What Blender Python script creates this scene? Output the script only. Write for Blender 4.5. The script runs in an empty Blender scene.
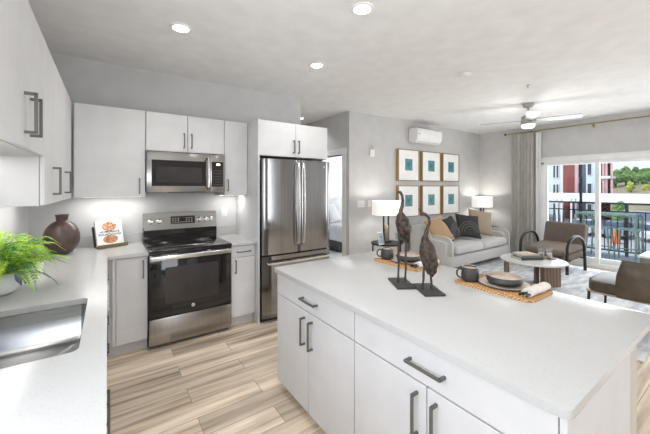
import bpy, bmesh, math, random
from mathutils import Vector, Matrix, noise
random.seed(7)
PI = math.pi
sc = bpy.context.scene
COL = sc.collection

# ------------------------------------------------------------------ camera
FPX, HZ = 311.0, 187.0
cam = bpy.data.cameras.new('camera'); camo = bpy.data.objects.new('camera', cam); COL.objects.link(camo)
cam.sensor_width = 36.0; cam.lens = 36.0 * FPX / 650.0
cam.shift_y = -30.0 / 650.0
cam.clip_start = 0.05; cam.clip_end = 400
camo.location = (0, 0, 1.5)
camo.rotation_euler = (PI / 2, 0, -math.atan(217.0 / 311.0))
sc.camera = camo

# ------------------------------------------------------------------ world, sun, area lights, exposure
w = bpy.data.worlds.new('world'); sc.world = w; w.use_nodes = True
nt = w.node_tree; nt.nodes.clear()
wo = nt.nodes.new('ShaderNodeOutputWorld'); bg = nt.nodes.new('ShaderNodeBackground')
ge = nt.nodes.new('ShaderNodeNewGeometry'); sx = nt.nodes.new('ShaderNodeSeparateXYZ')
cr = nt.nodes.new('ShaderNodeValToRGB')
cr.color_ramp.elements[0].position = 0.0; cr.color_ramp.elements[0].color = (.80, .86, .93, 1)
cr.color_ramp.elements[1].position = 0.35; cr.color_ramp.elements[1].color = (.36, .55, .92, 1)
tcn = nt.nodes.new('ShaderNodeTexCoord')
nt.links.new(tcn.outputs['Generated'], sx.inputs[0]); nt.links.new(sx.outputs['Z'], cr.inputs[0])
nt.links.new(cr.outputs[0], bg.inputs[0]); bg.inputs[1].default_value = 0.95
nt.links.new(bg.outputs[0], wo.inputs[0])

def sun_lamp(strength, rot, ang):
    l = bpy.data.lights.new('sun', 'SUN'); l.energy = strength; l.angle = ang; l.color = (1, .95, .88)
    o = bpy.data.objects.new('sun', l); o.rotation_euler = rot; COL.objects.link(o)
sun_lamp(2.6, (math.radians(38), math.radians(0), math.radians(-122)), math.radians(1.0))

def area(name, loc, rot, sx_, sy_, power, color=(1, 1, 1)):
    l = bpy.data.lights.new(name, 'AREA'); l.shape = 'RECTANGLE'; l.size = sx_; l.size_y = sy_
    l.energy = power; l.color = color
    o = bpy.data.objects.new(name, l); o.location = loc; o.rotation_euler = rot; COL.objects.link(o); return o
# fill lamps added at invented unseen windows, then daylight through the balcony door
area('unseen_fill', (.1, -2.96, 1.45), (PI / 2 + .2, 0, 0), 1.2, 2.0, 22, (.92, .96, 1))
area('unseen_fill', (3.48, -2.96, 1.45), (PI / 2 + .1, 0, 0), .34, 2.0, 16, (.92, .96, 1))
area('unseen_fill', (-.57, .42, 1.70), (PI / 2 + .15, 0, -PI / 2), 1.35, 1.3, 26, (.92, .96, 1))
area('unseen_fill', (7.32, -1.4, 1.45), (PI / 2 + .2, 0, PI / 2), 2.0, 1.9, 46, (.93, .965, 1))
area('balcony_daylight', (7.52, 1.8, 1.1), (PI / 2, 0, PI / 2), 1.75, 1.8, 32, (.95, .98, 1))
area('bedroom_fill', (7.3, 5.7, 1.6), (PI / 2, 0, PI / 2), 1.6, 1.3, 60, (.96, .98, 1))  # added lamp to brighten the bedroom, the wall there has no window
DOWNLIGHT_W, UNDERCAB_W = 22.0, 1.3

sc.view_settings.view_transform = 'Standard'; sc.view_settings.look = 'None'
sc.view_settings.exposure = 0.56; sc.view_settings.gamma = 1.0
sc.view_settings.use_curve_mapping = False
sc.cycles.use_denoising = True
sc.cycles.max_bounces = 10; sc.cycles.diffuse_bounces = 6; sc.cycles.glossy_bounces = 5
sc.cycles.transmission_bounces = 6; sc.cycles.transparent_max_bounces = 10
sc.cycles.sample_clamp_indirect = 6.0
sc.cycles.caustics_reflective = False; sc.cycles.caustics_refractive = False

# ------------------------------------------------------------------ materials
def newmat(name):
    m = bpy.data.materials.new(name); m.use_nodes = True
    return m, m.node_tree, m.node_tree.nodes['Principled BSDF']
def pset(b, rough=.5, metal=0, spec=None, coat=None, aniso=None, sheen=None, trans=None, ior=None):
    b.inputs['Roughness'].default_value = rough; b.inputs['Metallic'].default_value = metal
    if spec is not None: b.inputs['Specular IOR Level'].default_value = spec
    if coat is not None: b.inputs['Coat Weight'].default_value = coat
    if aniso is not None: b.inputs['Anisotropic'].default_value = aniso
    if sheen is not None: b.inputs['Sheen Weight'].default_value = sheen
    if trans is not None: b.inputs['Transmission Weight'].default_value = trans
    if ior is not None: b.inputs['IOR'].default_value = ior
def coords(nt, scale=(1, 1, 1), kind='Object', rot=(0, 0, 0)):
    t = nt.nodes.new('ShaderNodeTexCoord'); mp = nt.nodes.new('ShaderNodeMapping')
    mp.inputs['Scale'].default_value = scale; mp.inputs['Rotation'].default_value = rot
    nt.links.new(t.outputs[kind], mp.inputs[0]); return mp.outputs[0]
def mottle(name, c1, c2, scale=8, stretch=(1, 1, 1), detail=3, lo=.3, hi=.7, bump=0, bscale=None, **k):
    """two tone noise material with optional bump"""
    m, nt, b = newmat(name); pset(b, **k)
    v = coords(nt, stretch)
    n = nt.nodes.new('ShaderNodeTexNoise'); n.inputs['Scale'].default_value = scale; n.inputs['Detail'].default_value = detail
    nt.links.new(v, n.inputs[0])
    r = nt.nodes.new('ShaderNodeValToRGB')
    r.color_ramp.elements[0].position = lo; r.color_ramp.elements[0].color = (*c1, 1)
    r.color_ramp.elements[1].position = hi; r.color_ramp.elements[1].color = (*c2, 1)
    nt.links.new(n.outputs[0], r.inputs[0]); nt.links.new(r.outputs[0], b.inputs['Base Color'])
    if bump:
        n2 = n
        if bscale:
            n2 = nt.nodes.new('ShaderNodeTexNoise'); n2.inputs['Scale'].default_value = bscale; nt.links.new(v, n2.inputs[0])
        bp = nt.nodes.new('ShaderNodeBump'); bp.inputs['Strength'].default_value = bump; bp.inputs['Distance'].default_value = .01
        nt.links.new(n2.outputs[0], bp.inputs['Height']); nt.links.new(bp.outputs[0], b.inputs['Normal'])
    return m
def plain(name, c, **k):
    c2 = tuple(min(1, x * 1.04) for x in c); c1 = tuple(x * .96 for x in c)
    return mottle(name, c1, c2, 6, **k)
def emit(name, c, s):
    m, nt, b = newmat(name); b.inputs['Base Color'].default_value = (*c, 1)
    b.inputs['Emission Color'].default_value = (*c, 1); b.inputs['Emission Strength'].default_value = s
    return m
def glass(name, tint=(1, 1, 1), refl=.08):
    m, nt, b = newmat(name); nt.nodes.remove(b)
    o = nt.nodes['Material Output']
    tr = nt.nodes.new('ShaderNodeBsdfTransparent'); tr.inputs[0].default_value = (*tint, 1)
    gl = nt.nodes.new('ShaderNodeBsdfGlossy'); gl.inputs['Roughness'].default_value = .02
    mx = nt.nodes.new('ShaderNodeMixShader'); mx.inputs[0].default_value = refl
    nt.links.new(tr.outputs[0], mx.inputs[1]); nt.links.new(gl.outputs[0], mx.inputs[2]); nt.links.new(mx.outputs[0], o.inputs[0])
    return m
def quartz():
    m, nt, b = newmat('white_quartz'); pset(b, rough=.21, spec=.45)
    v = coords(nt)
    n = nt.nodes.new('ShaderNodeTexNoise'); n.inputs['Scale'].default_value = 260; n.inputs['Detail'].default_value = 1
    r = nt.nodes.new('ShaderNodeValToRGB')
    r.color_ramp.elements[0].position = .30; r.color_ramp.elements[0].color = (.44, .435, .425, 1)
    r.color_ramp.elements[1].position = .42; r.color_ramp.elements[1].color = (.50, .495, .485, 1)
    nt.links.new(v, n.inputs[0]); nt.links.new(n.outputs[0], r.inputs[0])
    n2 = nt.nodes.new('ShaderNodeTexNoise'); n2.inputs['Scale'].default_value = 5; n2.inputs['Detail'].default_value = 5; nt.links.new(v, n2.inputs[0])
    r2 = nt.nodes.new('ShaderNodeValToRGB')
    r2.color_ramp.elements[0].color = (.95, .95, .95, 1); r2.color_ramp.elements[1].color = (1, 1, 1, 1)
    nt.links.new(n2.outputs[0], r2.inputs[0])
    mx = nt.nodes.new('ShaderNodeMixRGB'); mx.blend_type = 'MULTIPLY'; mx.inputs[0].default_value = 1
    nt.links.new(r.outputs[0], mx.inputs[1]); nt.links.new(r2.outputs[0], mx.inputs[2]); nt.links.new(mx.outputs[0], b.inputs['Base Color'])
    return m
def steel(name, base=(.62, .61, .60), rough=.27, vertical=True, dark=.85):
    m, nt, b = newmat(name); pset(b, rough=rough, metal=1)
    v = coords(nt, (60, 60, .6) if vertical else (.6, .6, 60))
    n = nt.nodes.new('ShaderNodeTexNoise'); n.inputs['Scale'].default_value = 3; n.inputs['Detail'].default_value = 2
    nt.links.new(v, n.inputs[0])
    r = nt.nodes.new('ShaderNodeValToRGB')
    r.color_ramp.elements[0].position = .3; r.color_ramp.elements[0].color = (*[c * dark for c in base], 1)
    r.color_ramp.elements[1].position = .7; r.color_ramp.elements[1].color = (*base, 1)
    nt.links.new(n.outputs[0], r.inputs[0]); nt.links.new(r.outputs[0], b.inputs['Base Color'])
    mr = nt.nodes.new('ShaderNodeMapRange'); mr.inputs['To Min'].default_value = rough - .05; mr.inputs['To Max'].default_value = rough + .06
    nt.links.new(n.outputs[0], mr.inputs[0]); nt.links.new(mr.outputs[0], b.inputs['Roughness'])
    return m
def plank_floor():
    m, nt, b = newmat('oak_planks'); pset(b, rough=.36, spec=.4)
    L = nt.links.new
    v = coords(nt)
    br = nt.nodes.new('ShaderNodeTexBrick'); br.offset = .37; br.offset_frequency = 2; br.squash = 1
    br.inputs['Scale'].default_value = 1; br.inputs['Brick Width'].default_value = 1.22; br.inputs['Row Height'].default_value = .178
    br.inputs['Mortar Size'].default_value = .0018; br.inputs['Mortar Smooth'].default_value = .1; br.inputs['Bias'].default_value = 0
    br.inputs['Color1'].default_value = (0, 0, 0, 1); br.inputs['Color2'].default_value = (1, 1, 1, 1); br.inputs['Mortar'].default_value = (.5, .5, .5, 1)
    L(v, br.inputs['Vector'])
    # grain: noise stretched along the board, shifted per board
    mp = nt.nodes.new('ShaderNodeMapping'); mp.inputs['Scale'].default_value = (.75, 13, 1)
    L(v, mp.inputs[0])
    ad = nt.nodes.new('ShaderNodeVectorMath'); ad.operation = 'MULTIPLY_ADD'
    L(br.outputs['Color'], ad.inputs[0]); ad.inputs[1].default_value = (13, 7, 5); L(mp.outputs[0], ad.inputs[2])
    n = nt.nodes.new('ShaderNodeTexNoise'); n.inputs['Scale'].default_value = 1.3; n.inputs['Detail'].default_value = 6; n.inputs['Distortion'].default_value = .25
    L(ad.outputs[0], n.inputs[0])
    r = nt.nodes.new('ShaderNodeValToRGB')
    r.color_ramp.elements[0].position = .28; r.color_ramp.elements[0].color = (.30, .225, .16, 1)
    r.color_ramp.elements[1].position = .72; r.color_ramp.elements[1].color = (.90, .79, .66, 1)
    e = r.color_ramp.elements.new(.5); e.color = (.73, .61, .48, 1)
    L(n.outputs[0], r.inputs[0])
    n2 = nt.nodes.new('ShaderNodeTexNoise'); n2.inputs['Scale'].default_value = 6; n2.inputs['Detail'].default_value = 4
    mp2 = nt.nodes.new('ShaderNodeMapping'); mp2.inputs['Scale'].default_value = (1, 14, 1); L(v, mp2.inputs[0]); L(mp2.outputs[0], n2.inputs[0])
    r2 = nt.nodes.new('ShaderNodeValToRGB'); r2.color_ramp.elements[0].color = (.80, .79, .78, 1); r2.color_ramp.elements[1].color = (1.12, 1.12, 1.12, 1)
    L(n2.outputs[0], r2.inputs[0])
    mx = nt.nodes.new('ShaderNodeMixRGB'); mx.blend_type = 'MULTIPLY'; mx.inputs[0].default_value = 1
    L(r.outputs[0], mx.inputs[1]); L(r2.outputs[0], mx.inputs[2])
    r3 = nt.nodes.new('ShaderNodeValToRGB'); r3.color_ramp.elements[0].color = (.80, .79, .78, 1); r3.color_ramp.elements[1].color = (1.16, 1.15, 1.13, 1)
    L(br.outputs['Color'], r3.inputs[0])
    mx2 = nt.nodes.new('ShaderNodeMixRGB'); mx2.blend_type = 'MULTIPLY'; mx2.inputs[0].default_value = 1
    L(mx.outputs[0], mx2.inputs[1]); L(r3.outputs[0], mx2.inputs[2])
    mx3 = nt.nodes.new('ShaderNodeMixRGB'); L(br.outputs['Fac'], mx3.inputs[0]); L(mx2.outputs[0], mx3.inputs[1]); mx3.inputs[2].default_value = (.26, .19, .13, 1)
    L(mx3.outputs[0], b.inputs['Base Color'])
    return m
def wave_mat(name, c1, c2, scale, direction='X', distortion=2.0, rough=.7, kind='BANDS', stretch=(1, 1, 1), **k):
    m, nt, b = newmat(name); pset(b, rough=rough, **k)
    v = coords(nt, stretch); wv = nt.nodes.new('ShaderNodeTexWave'); wv.wave_type = kind
    if kind == 'BANDS': wv.bands_direction = direction
    wv.inputs['Scale'].default_value = scale; wv.inputs['Distortion'].default_value = distortion
    nt.links.new(v, wv.inputs[0])
    r = nt.nodes.new('ShaderNodeValToRGB'); r.color_ramp.elements[0].color = (*c1, 1); r.color_ramp.elements[1].color = (*c2, 1)
    nt.links.new(wv.outputs[0], r.inputs[0]); nt.links.new(r.outputs[0], b.inputs['Base Color'])
    bp = nt.nodes.new('ShaderNodeBump'); bp.inputs['Strength'].default_value = .3; bp.inputs['Distance'].default_value = .004
    nt.links.new(wv.outputs[0], bp.inputs['Height']); nt.links.new(bp.outputs[0], b.inputs['Normal'])
    return m

M = {}
M['wall'] = plain('wall_paint', (.56, .555, .55), rough=.75)
M['ceil'] = plain('ceiling_paint', (.85, .85, .845), rough=.85)
M['trim'] = plain('trim_paint', (.80, .80, .79), rough=.4)
M['cab'] = plain('cabinet_laminate', (.64, .635, .635), rough=.5, spec=.25)
M['cab_in'] = plain('cabinet_carcass', (.66, .655, .65), rough=.5)
M['island_back'] = plain('greige_panel', (.55, .50, .44), rough=.55)
M['quartz'] = quartz()
M['floor'] = plank_floor()
M['pull'] = plain('pewter_pull', (.15, .145, .135), rough=.42, metal=.45)
M['steel'] = steel('brushed_steel', (.42, .405, .39), .24)
M['steel_h'] = steel('brushed_steel_level', (.36, .345, .325), .19, vertical=False)
M['steel_fridge'] = steel('fridge_steel', (.30, .295, .29), .135, dark=.75)
M['steel_sink'] = steel('sink_steel', (.43, .43, .43), .22, dark=.93, vertical=False)
M['handle_steel'] = steel('handle_steel', (.74, .73, .71), .22)
M['blackglass'] = plain('black_glass', (.012, .011, .011), rough=.06, coat=.3)
M['oven_window'] = mottle('oven_window', (.03, .026, .026), (.055, .048, .047), 3, rough=.08)
M['black'] = plain('black_plastic', (.015, .015, .015), rough=.4)
M['darkmetal'] = plain('dark_metal', (.035, .033, .03), rough=.4, metal=.6)
M['bronze'] = mottle('weathered_bronze', (.014, .010, .008), (.13, .088, .062), 34, rough=.5, metal=.35, bump=.9, lo=.35, hi=.75)
M['bronze_leg'] = plain('dark_bronze', (.05, .042, .036), rough=.45, metal=.4)
M['slate'] = plain('slate_plate', (.035, .033, .032), rough=.5)
M['mug'] = mottle('charcoal_stoneware', (.035, .032, .031), (.055, .05, .048), 30, rough=.45)
M['glaze'] = mottle('sand_glaze', (.44, .36, .30), (.56, .47, .40), 25, rough=.4)
M['rattan'] = wave_mat('woven_rattan', (.20, .09, .03), (.78, .47, .21), 38, 'DIAGONAL', 5, .75)
M['napkin'] = mottle('linen_napkin', (.66, .60, .54), (.80, .75, .69), 60, rough=.9)
M['vase'] = mottle('brown_clay', (.05, .029, .025), (.095, .056, .047), 12, rough=.34, bump=.15, bscale=60)
M['fern'] = mottle('fern_green', (.12, .30, .012), (.50, .72, .07), 11, rough=.5, lo=.35, hi=.65)
M['fern_dark'] = mottle('fern_dark_green', (.03, .13, .03), (.09, .28, .06), 20, rough=.5)  # darker leaf green for some of the fronds
M['pot'] = plain('pearl_glass', (.72, .73, .72), rough=.12, coat=.5)
M['slateblue'] = mottle('slate_blue_cloth', (.10, .13, .20), (.22, .26, .36), 40, rough=.8)
M['white'] = plain('white_plastic', (.80, .80, .79), rough=.4)
M['whitecer'] = plain('white_ceramic', (.82, .81, .80), rough=.2)
M['paper'] = plain('white_card', (.85, .85, .84), rough=.6)
M['ink'] = plain('black_ink', (.02, .02, .02), rough=.6)
M['bread'] = mottle('bread_print', (.66, .42, .26), (.34, .11, .035), 55, rough=.5, lo=.35, hi=.6)
M['stand'] = wave_mat('brass_brown_wood', (.11, .08, .035), (.20, .15, .07), 20, 'X', 4, .45)
M['clear'] = glass('clear_acrylic', (.97, .98, .98), .12)
M['goldwood'] = wave_mat('gold_oak', (.34, .20, .07), (.46, .29, .12), 9, 'Z', 5, .45)
M['frame_edge'] = plain('frame_front', (.15, .12, .08), rough=.4)
M['mat'] = plain('picture_mat', (.86, .86, .84), rough=.7)
M['art'] = mottle('teal_print', (.012, .07, .09), (.10, .33, .36), 9, rough=.5, detail=6, lo=.3, hi=.7)
M['sofa'] = mottle('light_grey_boucle', (.47, .455, .44), (.60, .585, .565), 90, rough=.95, sheen=.3, bump=.25)
M['tan'] = mottle('camel_cloth', (.36, .235, .125), (.46, .31, .18), 70, rough=.9, sheen=.2)
M['taupe'] = mottle('taupe_cloth', (.30, .235, .165), (.38, .30, .215), 80, rough=.9, sheen=.2)
M['piping'] = plain('cream_piping', (.70, .62, .50), rough=.9)
M['charcoal'] = mottle('charcoal_cloth', (.022, .022, .024), (.05, .05, .052), 60, rough=.9)
M['stitch'] = plain('stitched_thread', (.20, .175, .14), rough=.9)
M['greycush'] = mottle('pale_cloth', (.50, .49, .47), (.60, .59, .57), 60, rough=.9)
M['rug'] = mottle('grey_blue_rug', (.46, .475, .50), (.76, .77, .785), 3.2, stretch=(1, 3.5, 1), detail=9, lo=.36, hi=.62, rough=.95)
M['marble'] = mottle('white_marble', (.70, .70, .70), (.84, .84, .83), 4, detail=8, rough=.15)
M['walnut'] = wave_mat('walnut', (.12, .075, .045), (.235, .155, .10), 6, 'X', 6, .5, stretch=(1, 1, .25))
M['chairfab'] = mottle('brown_tweed', (.12, .095, .078), (.20, .16, .135), 90, rough=.9, bump=.3)
M['seatfab'] = mottle('brown_tweed_light', (.16, .125, .10), (.25, .20, .165), 90, rough=.9, bump=.3)
M['leather'] = mottle('olive_brown_leather', (.065, .05, .034), (.105, .082, .058), 14, rough=.42, bump=.12, bscale=90)
M['beigemetal'] = plain('champagne_metal', (.42, .36, .29), rough=.35, metal=.7)
M['curtain'] = mottle('linen_curtain', (.43, .42, .38), (.59, .575, .53), 30, stretch=(1, 1, .15), rough=.9)
M['sheer'] = plain('white_sheer', (.76, .77, .77), rough=.9)
M['brass'] = plain('antique_brass', (.34, .28, .14), rough=.35, metal=.8)
M['nickel'] = plain('satin_nickel', (.40, .39, .37), rough=.3, metal=.9)
M['blade'] = plain('silver_blade', (.30, .32, .325), rough=.25, metal=.3)
M['shade'] = emit('lamp_shade', (1, .98, .95), .26)
M['led'] = emit('led_diffuser', (1, .98, .95), 7.0)
M['fanled'] = emit('fan_diffuser', (1, .88, .72), 2.2)
M['clay'] = mottle('lamp_clay', (.25, .19, .15), (.42, .34, .28), 20, rough=.6)
M['photo'] = mottle('photo_print', (.12, .19, .23), (.45, .54, .56), 8, rough=.3)
M['bed'] = mottle('white_bedding', (.68, .69, .72), (.82, .83, .85), 5, rough=.9, bump=.4)
M['bedbase'] = plain('bed_base', (.07, .06, .055), rough=.7)
M['carpet'] = mottle('pale_carpet', (.55, .55, .56), (.70, .70, .70), 40, rough=.95)
M['winframe'] = plain('vinyl_frame', (.82, .83, .83), rough=.35)
M['glass'] = glass('window_glass', (.985, .99, .99), .04)
M['drink'] = glass('tumbler_glass', (.93, .95, .95), .22)
M['candle'] = plain('cream_wax', (.80, .70, .52), rough=.5)
M['bookgreen'] = plain('dark_green_cloth', (.03, .07, .05), rough=.6)
M['bookgrey'] = plain('grey_cloth_cover', (.22, .21, .19), rough=.6)
M['bookcream'] = plain('cream_cover', (.62, .53, .42), rough=.6)
M['pages'] = plain('page_block', (.75, .73, .68), rough=.8)
M['railing'] = plain('black_railing', (.03, .035, .035), rough=.45)
M['deck'] = mottle('balcony_concrete', (.40, .40, .39), (.52, .52, .50), 5, rough=.8)
M['greenmetal'] = plain('sage_green_metal', (.24, .36, .28), rough=.4)
M['greentop'] = plain('pale_sage_slats', (.36, .50, .40), rough=.4)
M['redside'] = wave_mat('red_lap_siding', (.20, .045, .035), (.27, .065, .05), 2.6, 'Z', 0, .7)
M['paleside'] = plain('pale_aqua_siding', (.62, .72, .74), rough=.7)
M['creamtrim'] = plain('cream_trim', (.80, .78, .74), rough=.6)
M['pinkside'] = plain('rose_trim', (.62, .38, .34), rough=.7)
M['darkred'] = plain('dark_red_siding', (.16, .035, .03), rough=.7)
M['winglass'] = plain('dark_window', (.05, .07, .09), rough=.15)
M['roofwhite'] = plain('white_metal_roof', (.86, .86, .86), rough=.5)
M['asphalt'] = mottle('pale_asphalt', (.34, .34, .34), (.45, .44, .43), 1, rough=.9)
M['hill'] = mottle('dry_hillside', (.20, .17, .09), (.36, .30, .18), .15, rough=.95)
M['tree'] = mottle('tree_leaves', (.03, .10, .02), (.24, .38, .10), 1.5, rough=.8, detail=5)
M['treey'] = mottle('yellow_green_leaves', (.30, .36, .03), (.52, .55, .06), 1.2, rough=.8)
M['trunk'] = plain('bark', (.10, .07, .05), rough=.9)
M['carblue'] = plain('grey_blue_car', (.22, .31, .38), rough=.25, coat=.6)
M['carwhite'] = plain('white_car', (.72, .73, .74), rough=.25, coat=.6)
M['cardark'] = plain('dark_car', (.06, .07, .09), rough=.25, coat=.6)
M['orange'] = plain('orange_plastic', (.80, .19, .03), rough=.5)
M['tyre'] = plain('tyre', (.02, .02, .02), rough=.8)
M['greycloth'] = mottle('outdoor_grey_cloth', (.17, .19, .21), (.25, .27, .29), 40, rough=.9)

# ------------------------------------------------------------------ mesh builder
class MB:
    def __init__(s): s.bm = bmesh.new()
    def _xf(s, vs, mat):
        if mat is not None: bmesh.ops.transform(s.bm, matrix=mat, verts=vs)
    def box(s, x0, x1, y0, y1, z0, z1, bev=0, seg=2, mat=None, top=None):
        r = bmesh.ops.create_cube(s.bm, size=1); vs = r['verts']
        for v in vs:
            v.co = Vector((x0 + (v.co.x + .5) * (x1 - x0), y0 + (v.co.y + .5) * (y1 - y0), z0 + (v.co.z + .5) * (z1 - z0)))
        if bev > 0:
            es = list({e for v in vs for e in v.link_edges})
            rb = bmesh.ops.bevel(s.bm, geom=es, offset=bev, segments=seg, affect='EDGES', profile=.5)
            vs = list({v for f in rb['faces'] for v in f.verts} | {v for v in vs if v.is_valid})
        s._xf(vs, mat); return vs
    def lathe(s, prof, c=(0, 0, 0), n=32, sx=1, sy=1, mat=None):
        rings = []
        for r, z in prof:
            if r < 1e-6: rings.append([s.bm.verts.new((c[0], c[1], c[2] + z))])
            else: rings.append([s.bm.verts.new((c[0] + r * sx * math.cos(2 * PI * k / n), c[1] + r * sy * math.sin(2 * PI * k / n), c[2] + z)) for k in range(n)])
        for a, b in zip(rings, rings[1:]):
            for k in range(n):
                k2 = (k + 1) % n
                if len(a) == 1 and len(b) == 1: continue
                if len(a) == 1: s.bm.faces.new((a[0], b[k2], b[k]))
                elif len(b) == 1: s.bm.faces.new((a[k], a[k2], b[0]))
                else: s.bm.faces.new((a[k], a[k2], b[k2], b[k]))
        vs = [v for r in rings for v in r]; s._xf(vs, mat); return vs
    def cyl(s, c, r, z0, z1, n=24, bev=0, mat=None):
        if bev: return s.lathe([(0, z0), (r - bev, z0), (r, z0 + bev), (r, z1 - bev), (r - bev, z1), (0, z1)], c, n, mat=mat)
        return s.lathe([(0, z0), (r, z0), (r, z1), (0, z1)], c, n, mat=mat)
    def tube(s, pts, rad, n=10, closed=False, flat=1.0, mat=None):
        pts = [Vector(p) for p in pts]; m = len(pts)
        rad = rad if isinstance(rad, (list, tuple)) else [rad] * m
        rings = []; up = None
        for i, p in enumerate(pts):
            if closed: t = pts[(i + 1) % m] - pts[i - 1]
            else: t = pts[min(i + 1, m - 1)] - pts[max(i - 1, 0)]
            t.normalize()
            if up is None:
                up = Vector((0, 0, 1)) if abs(t.z) < .9 else Vector((0, 1, 0))
            a = (up - t * up.dot(t)).normalized(); b = t.cross(a); up = a
            rings.append([s.bm.verts.new(p + a * rad[i] * math.cos(2 * PI * k / n) + b * rad[i] * flat * math.sin(2 * PI * k / n)) for k in range(n)])
        for i in range(m - 1 if not closed else m):
            A = rings[i]; B = rings[(i + 1) % m]
            for k in range(n): s.bm.faces.new((A[k], A[(k + 1) % n], B[(k + 1) % n], B[k]))
        if not closed:
            s.bm.faces.new(rings[0][::-1]); s.bm.faces.new(rings[-1])
        vs = [v for r in rings for v in r]; s._xf(vs, mat); return vs
    def prism(s, pts, z0, z1, mat=None, bev=0):
        """closed xy outline raised from z0 to z1"""
        a = [s.bm.verts.new((x, y, z0)) for x, y in pts]; b = [s.bm.verts.new((x, y, z1)) for x, y in pts]
        n = len(pts); s.bm.faces.new(a[::-1]); f = s.bm.faces.new(b)
        for k in range(n): s.bm.faces.new((a[k], a[(k + 1) % n], b[(k + 1) % n], b[k]))
        vs = a + b
        if bev:
            es = [e for e in f.edges]
            r = bmesh.ops.bevel(s.bm, geom=es, offset=bev, segments=2, affect='EDGES', profile=.5)
            vs = list({v for ff in r['faces'] for v in ff.verts} | {v for v in vs if v.is_valid})
        s._xf(vs, mat); return vs
    def slab(s, outer, holes, z0, z1):
        es = []; 
        for loop in [outer] + holes:
            vs = [s.bm.verts.new((x, y, z1)) for x, y in loop]
            for k in range(len(vs)): es.append(s.bm.edges.new((vs[k], vs[(k + 1) % len(vs)])))
        r = bmesh.ops.triangle_fill(s.bm, use_beauty=True, edges=es)
        fs = [g for g in r['geom'] if isinstance(g, bmesh.types.BMFace)]
        r = bmesh.ops.extrude_face_region(s.bm, geom=fs)
        for g in r['geom']:
            if isinstance(g, bmesh.types.BMVert): g.co.z = z0
    def ico(s, c, r, sub=2, jitter=0, sc_=(1, 1, 1), seed=0):
        q = bmesh.ops.create_icosphere(s.bm, subdivisions=sub, radius=1)
        for v in q['verts']:
            d = v.co.normalized()
            k = 1 + jitter * noise.noise(d * 2.2 + Vector((seed, seed * .7, 0)))
            v.co = Vector((c[0] + d.x * r * k * sc_[0], c[1] + d.y * r * k * sc_[1], c[2] + d.z * r * k * sc_[2]))
        return q['verts']
    def build(s, name, mat, parent=None, smooth=True, label=None, auto=.6):
        me = bpy.data.meshes.new(name)
        bmesh.ops.recalc_face_normals(s.bm, faces=s.bm.faces[:])
        if parent is None:
            xs = [v.co for v in s.bm.verts]
            c = Vector(((min(v.x for v in xs) + max(v.x for v in xs)) / 2, (min(v.y for v in xs) + max(v.y for v in xs)) / 2, min(v.z for v in xs)))
            bmesh.ops.translate(s.bm, vec=-c, verts=s.bm.verts[:])
        if smooth:
            for f in s.bm.faces: f.smooth = True
            for e in s.bm.edges:
                if len(e.link_faces) == 2 and e.calc_face_angle(0) > auto: e.smooth = False
        s.bm.to_mesh(me); s.bm.free()
        me.materials.append(mat)
        o = bpy.data.objects.new(name, me); COL.objects.link(o)
        if parent is None: o.location = c
        else:
            o.parent = parent
        if label: o['label'] = label
        return o

def thing(name, label, cat, loc=(0, 0, 0), rz=0, group=None):
    o = bpy.data.objects.new(name, None); COL.objects.link(o); o.location = loc; o.rotation_euler = (0, 0, rz)
    o.empty_display_size = .1
    o['label'] = label; o['category'] = cat
    if group: o['group'] = group
    return o
def tag(o, label, cat, group=None, kind=None):
    o['label'] = label; o['category'] = cat
    if group: o['group'] = group
    if kind: o['kind'] = kind
    return o
def struct(mb, name, mat, smooth=False, parent=None):
    o = mb.build(name, mat, parent, smooth=smooth)
    if parent is None: o['kind'] = 'structure'
    return o
def kids(o): return [c for c in bpy.data.objects if c.parent == o]
def dup(root, loc, rz=None, label=None, group=None):
    r = root.copy(); COL.objects.link(r); r.location = loc
    if rz is not None: r.rotation_euler = (0, 0, rz)
    if label: r['label'] = label
    if group: r['group'] = group
    def rec(a, b):
        for ch in kids(a):
            c = ch.copy(); COL.objects.link(c); c.parent = b; rec(ch, c)
    rec(root, r)
    return r
def rrect(x0, x1, y0, y1, r, n=6):
    p = []
    for cx, cy, a0 in ((x1 - r, y1 - r, 0), (x0 + r, y1 - r, 90), (x0 + r, y0 + r, 180), (x1 - r, y0 + r, 270)):
        for k in range(n + 1):
            a = math.radians(a0 + 90 * k / n); p.append((cx + r * math.cos(a), cy + r * math.sin(a)))
    return p
def rot(a, ax='Z', c=(0, 0, 0)):
    c = Vector(c); return Matrix.Translation(c) @ Matrix.Rotation(a, 4, ax) @ Matrix.Translation(-c)

# ------------------------------------------------------------------ room shell
CZ = 2.775; WX = 7.36; KY = 3.90; PY = 4.03; LX = -0.60
b = MB(); b.box(LX - .12, WX + .1, -3.1, 7.0, -.1, 0); struct(b, 'floor', M['floor'])
b = MB(); b.box(LX - .12, WX + .1, -3.1, 7.6, CZ, CZ + .12); struct(b, 'ceiling', M['ceil'])
b = MB(); b.box(LX - .12, LX, 1.12, KY + .12, 0, CZ); b.box(LX - .12, LX, -3.1, -.28, 0, CZ); b.box(LX - .12, LX, -.28, 1.12, 0, 1.05); b.box(LX - .12, LX, -.28, 1.12, 2.35, CZ); struct(b, 'wall_left', M['wall'])  # opening beside the camera is invented, out of view, for a fill lamp
b = MB(); b.box(LX, 2.29, KY, KY + .12, 0, CZ); struct(b, 'wall_kitchen', M['wall'])
b = MB(); b.box(2.17, 2.29, KY + .12, 6.6, 0, CZ); struct(b, 'wall_hall_left', M['wall'])
b = MB(); b.box(2.17, 3.306, 6.6, 6.72, 0, CZ); struct(b, 'wall_hall_end', M['wall'])
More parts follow.
